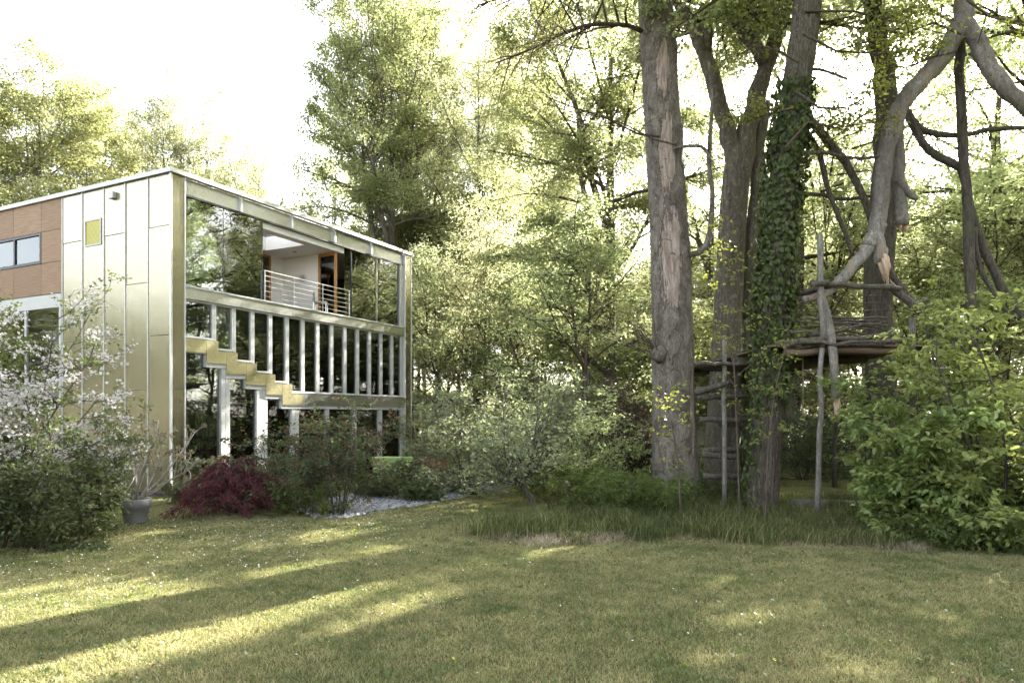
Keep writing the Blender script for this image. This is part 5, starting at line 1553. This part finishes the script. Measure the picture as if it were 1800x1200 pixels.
# fence and pale house behind
fe = empty('board_fence', (9.0, 27.4, 0)); tag(fe, 'dark weathered board fence behind the treehouse', 'fence')
bm_ = boxes_mesh('board', [(0, .125, 0, .022, .05, 2.0)], MT['fence'])
for i in range(130):
    add('board', bm_, fe, (i * .135, 0.004 * (i % 3), 0.02 * ((i * 7) % 3)))
for z in (.4, 1.6): box('fence_rail', (0, 17.5, .03, .08, z, z + .09), MT['fence'], fe)
for i in range(8): box('fence_post', (i * 2.48, i * 2.48 + .1, .082, .18, 0, 1.95), MT['fence'], fe)
rg = np.random.default_rng(71); n = 26000
lv = Leaves(); q = np.stack([rg.uniform(-8, 46, n), 53 + rg.normal(0, .8, n), np.abs(rg.beta(1.6, 1.3, n)) * (4.6 + .7 * np.sin(np.arange(n) * .001))], -1)
L_ = .26 * (.6 + .8 * rg.random(n)); lv.put(q, rg.normal(0, 1, (n, 3)), rg.normal(0, .6, (n, 3)) + [0, -.3, .7], L_, L_ * .6)
bh = empty('boundary_hedge', (0, 0, 0)); tag(bh, 'sunlit hedge closing the garden far behind the trees', 'hedge')
add('foliage', lv.mesh('foliage', MT['lf_bg2']), bh)['kind'] = 'stuff'
w = Wood()
for x_ in np.arange(-7.5, 46, 1.6): w.tube(np.array([[x_, 53, 0], [x_ + .1, 53, 2], [x_ - .1, 53.1, 4]]), [.06, .045, .02], 5)
add('stems', w.mesh('stems', MT['bark_bg']), bh)['kind'] = 'stuff'
nh = empty('neighbour_house', (9.5, 47, 0)); tag(nh, 'pale rendered house glimpsed through the trees left of the stripped trunk', 'house')
box('wall', (-4.5, 4.5, 0, 8, 0, 6.2), MT['render'], nh)
V = np.array([[-5, -.5, 6.201], [5, -.5, 6.201], [5, 8.5, 6.201], [-5, 8.5, 6.201], [-5, 4, 9.6], [5, 4, 9.6]])
me = bpy.data.meshes.new('roof'); me.from_pydata([tuple(v) for v in V], [], [(0, 1, 5, 4), (2, 3, 4, 5), (0, 4, 3), (1, 2, 5), (0, 3, 2, 1)]); me.materials.append(MT['tile']); add('roof', me, nh)
for u in (-3.2, -.6, 2.0):
    for z in (1.0, 3.9):
        w = box('window', (u, u + 1.1, -.03, .02, z, z + 1.4), MT['white_alu'], nh); box('pane', (u + .1, u + 1.0, -.04, -.031, z + .1, z + 1.3), MT['glass'], w)


# ------------------------------------------------------------------ gravel, grass, small things on the lawn
def rand_in(poly, n, rng):
    p = np.array(poly); lo_, hi = p.min(0), p.max(0)
    out = np.zeros((0, 2))
    while len(out) < n:
        q = lo_ + (hi - lo_) * rng.random((n, 2)); out = np.concatenate([out, q[in_poly(q[:, 0], q[:, 1], poly)]])
    return out[:n]


GB = [gpt(*q) for q in ((545, 876), (520, 895), (555, 911), (610, 911), (655, 902), (745, 887), (810, 875), (880, 860), (905, 852), (880, 846), (800, 848), (750, 853), (690, 862), (640, 868), (600, 872))]
rng = np.random.default_rng(500)
V = np.array([(x, y, .004) for x, y in GB])
me = bpy.data.meshes.new('gravel_bed'); me.from_pydata([tuple(v) for v in V], [], [list(range(len(V)))]); me.materials.append(MT['gravelbed'])
tag(add('gravel_bed', me), kind='structure')
n = 6500
q = rand_in(GB, n, rng) + rng.normal(0, .03, (n, 2))
oct_ = np.array([[1, 0, 0], [0, 1, 0], [-1, 0, 0], [0, -1, 0], [0, 0, 1], [0, 0, -1]], float)
of = np.array([[0, 1, 4], [1, 2, 4], [2, 3, 4], [3, 0, 4], [1, 0, 5], [2, 1, 5], [3, 2, 5], [0, 3, 5]])
s = .039 * (.5 + rng.random(n) ** 2 * 1.6)
a = rng.random(n) * 6.28
v = oct_[None] * (s[:, None, None] * (.7 + .6 * rng.random((n, 6, 1)))) * np.array([1.2, .8, .5])
v = np.stack([v[..., 0] * np.cos(a)[:, None] - v[..., 1] * np.sin(a)[:, None], v[..., 0] * np.sin(a)[:, None] + v[..., 1] * np.cos(a)[:, None], v[..., 2] + rng.normal(0, .25, (n, 1)) * v[..., 0]], -1)
v += np.stack([q[:, 0], q[:, 1], .008 + .012 * rng.random(n)], -1)[:, None]
tag(add('slate_gravel', raw_mesh('slate_gravel', v.reshape(-1, 3), [((of[None] + 6 * np.arange(n)[:, None, None]).reshape(-1, 3), 0)], [MT['gravel']], smooth=False)), 'grey slate gravel between the rose bushes and the lawn', 'gravel', kind='stuff')


def blades(rng, n, size, hmin, hmax, w, lean, pts=None):
    """n bent blades, 3 segments-> 2 quads + tip triangle"""
    b = (rng.random((n, 2)) - .5) * size if pts is None else pts
    h = hmin + (hmax - hmin) * rng.random(n)
    a = rng.random(n) * 6.28; ld = np.stack([np.cos(a), np.sin(a)], -1) * (lean * rng.random(n) * h)[:, None]
    fa = rng.random(n) * 6.28; sd = np.stack([np.cos(fa), np.sin(fa)], -1) * w * (.6 + .8 * rng.random(n))[:, None]
    z0 = np.zeros(n)
    def pt(c, f, k, sgn): return np.concatenate([b + ld * c + sd * sgn * k * .5, (h * f)[:, None]], -1)
    v = np.stack([pt(0, 0, 1, -1), pt(0, 0, 1, 1), pt(.35, .6, .85, -1), pt(.35, .6, .85, 1), np.concatenate([b + ld, (h * (1 - .25 * lean * rng.random(n)))[:, None]], -1)], 1)
    k = np.arange(n)[:, None] * 5
    return v.reshape(-1, 3), k + np.array([0, 1, 3, 2]), k + np.array([2, 3, 4])


def scatter(name, src, pts, scale, seed, label, cat):
    """one object: copies of a small tuft mesh on points"""
    pm = bpy.data.meshes.new(name); pm.vertices.add(len(pts)); pm.vertices.foreach_set('co', np.asarray(pts, np.float32).ravel())
    o = add(name, pm)
    tr = bpy.data.node_groups.new(name + '_nodes', 'GeometryNodeTree')
    tr.interface.new_socket('Geometry', in_out='INPUT', socket_type='NodeSocketGeometry')
    tr.interface.new_socket('Geometry', in_out='OUTPUT', socket_type='NodeSocketGeometry')
    N, Lk = tr.nodes, tr.links
    gi, go = N.new('NodeGroupInput'), N.new('NodeGroupOutput')
    oi = N.new('GeometryNodeObjectInfo'); oi.inputs['Object'].default_value = src; oi.inputs['As Instance'].default_value = True
    ip = N.new('GeometryNodeInstanceOnPoints')
    rv = N.new('FunctionNodeRandomValue'); rv.data_type = 'FLOAT_VECTOR'; rv.inputs[0].default_value = (0, 0, 0); rv.inputs[1].default_value = (0, 0, 6.28); rv.inputs['Seed'].default_value = seed
    rs = N.new('FunctionNodeRandomValue'); rs.data_type = 'FLOAT'; rs.inputs[2].default_value = scale[0]; rs.inputs[3].default_value = scale[1]; rs.inputs['Seed'].default_value = seed + 1
    Lk.new(gi.outputs[0], ip.inputs['Points']); Lk.new(oi.outputs['Geometry'], ip.inputs['Instance'])
    Lk.new(rv.outputs[0], ip.inputs['Rotation']); Lk.new(rs.outputs[1], ip.inputs['Scale']); Lk.new(ip.outputs[0], go.inputs[0])
    md = o.modifiers.new('scatter', 'NODES'); md.node_group = tr
    return tag(o, label, cat, kind='stuff')


def source(name, V, Q, T_, mat):
    o = add(name, raw_mesh(name, V, [(Q, 0), (T_, 0)], [mat], smooth=False), None, (0, 0, -50)); o.hide_render = True; o['kind'] = 'helper'
    return o


rng = np.random.default_rng(600)
V, Q, T_ = blades(rng, 1500, .60, .014, .046, .006, 1.3)
gsrc = source('grass_tuft', V, Q, T_, MT['grass'])
hp = Matrix.Rotation(-HROT, 2)
def outside_house(x, y):
    dx, dy = x - HC[0], y - HC[1]
    u = .451 * dx + .893 * dy; v_ = -.893 * dx + .451 * dy
    return ~((u > -.05) & (u < 10.5) & (v_ > -.05) & (v_ < 14))
g1 = .42
X, Y_ = np.meshgrid(np.arange(-15, 15, g1), np.arange(4.2, 25, g1))
p = np.stack([X.ravel(), Y_.ravel()], -1) + rng.normal(0, .06, (X.size, 2))
ok = (np.abs(p[:, 0]) < p[:, 1] * .80 + .6) & outside_house(p[:, 0], p[:, 1]) & ~in_poly(p[:, 0], p[:, 1], GB)
p = p[ok]
scatter('lawn_grass', gsrc, np.concatenate([p, np.zeros((len(p), 1))], -1), (.7, 1.3), 3, 'short mown grass of the lawn with dry yellow patches', 'grass')

# rough grass along the wood edge
ES = [gpt(*q) for q in ((815, 945), (870, 918), (960, 900), (1100, 890), (1300, 890), (1480, 880), (1900, 890), (1980, 985), (1600, 968), (1350, 958), (1180, 952), (980, 958))]
V, Q, T_ = blades(rng, 130, .42, .10, .40, .009, .9)
tsrc = source('tall_grass_tuft', V, Q, T_, MT['tallgrass'])
q = rand_in(ES, 520, rng)
scatter('tall_grass', tsrc, np.concatenate([q, np.zeros((len(q), 1))], -1), (.55, 1.15), 5, 'uncut long grass along the foot of the trunks and the bush', 'grass')
V, Q, T_ = blades(rng, 160, .5, .03, .26, .008, 2.2)
ssrc = source('straw_tuft', V, Q, T_, MT['straw'])
EL = [gpt(*q) for q in ((815, 948), (830, 930), (960, 940), (1180, 940), (1350, 948), (1600, 958), (1750, 970), (1600, 972), (1350, 962), (1180, 957), (980, 962))]
q = rand_in(EL, 26, rng)
scatter('dry_straw', ssrc, np.concatenate([q, np.zeros((len(q), 1))], -1), (.5, 1.0), 7, 'dry straw-coloured grass at the edge of the mown lawn', 'straw')
# iris-like clump at the left end of the rough strip
V, Q, T_ = blades(rng, 900, 1.0, .25, .55, .012, .9, rng.normal(0, .32, (900, 2)) * [1.5, .8])
ir = add('sedge_clump', raw_mesh('sedge_clump', V, [(Q, 0), (T_, 0)], [MT['tallgrass']], smooth=False), None, (*gpt(905, 940), 0))
tag(ir, 'dense clump of long sedge leaves at the left end of the rough strip', 'sedge', kind='stuff')
# daisies, dandelions, dead leaves
def flat_bits(name, pts, size, mat, label, cat, zr=(.03, .06), k=6, tilt=.4, jag=0.):
    n = len(pts); r = size * (.6 + .8 * rng.random(n)); a = np.arange(k) * 2 * PI / k
    rr = r[:, None] * (1 + jag * (rng.random((n, k)) - .5))
    z = zr[0] + (zr[1] - zr[0]) * rng.random(n); tx, ty = rng.normal(0, tilt, (2, n))
    x, y = rr * np.cos(a), rr * np.sin(a)
    V = np.stack([pts[:, 0:1] + x, pts[:, 1:2] + y, z[:, None] + tx[:, None] * x + ty[:, None] * y], -1).reshape(-1, 3)
    return tag(add(name, raw_mesh(name, V, [(np.arange(n * k).reshape(n, k), 0)], [MT[mat]], smooth=False)), label, cat, kind='stuff')


LW = [gpt(*q) for q in ((-300, 1500), (-200, 1000), (250, 925), (540, 915), (900, 870), (980, 965), (1300, 965), (2000, 1000), (2100, 1500))]
L2 = [gpt(*q) for q in ((-100, 1120), (0, 985), (260, 905), (540, 915), (860, 880), (700, 950), (420, 1010))]
q = np.concatenate([rand_in(LW, 260, rng), rand_in(L2, 1300, rng)])
flat_bits('daisies', q, .0085, 'blossom', 'tiny white daisies sprinkled over the lawn', 'daisies')
flat_bits('dandelions', rand_in(LW, 45, rng), .012, 'yellowflower', 'tiny yellow dandelion flowers in the lawn', 'flowers')
q = np.concatenate([rand_in(LW, 170, rng), rand_in(EL, 900, rng), rand_in(ES, 900, rng)])
flat_bits('dead_leaves', q, .016, 'litter', 'brown dead leaves on the lawn edge', 'leaves', (.015, .05), 5, .5, .7)
q = rand_in(LW, 5000, rng)
flat_bits('clover', q, .017, 'lf_weed', 'small clover and plantain leaves in the lawn', 'clover', (.03, .055), 5, .5, .5)
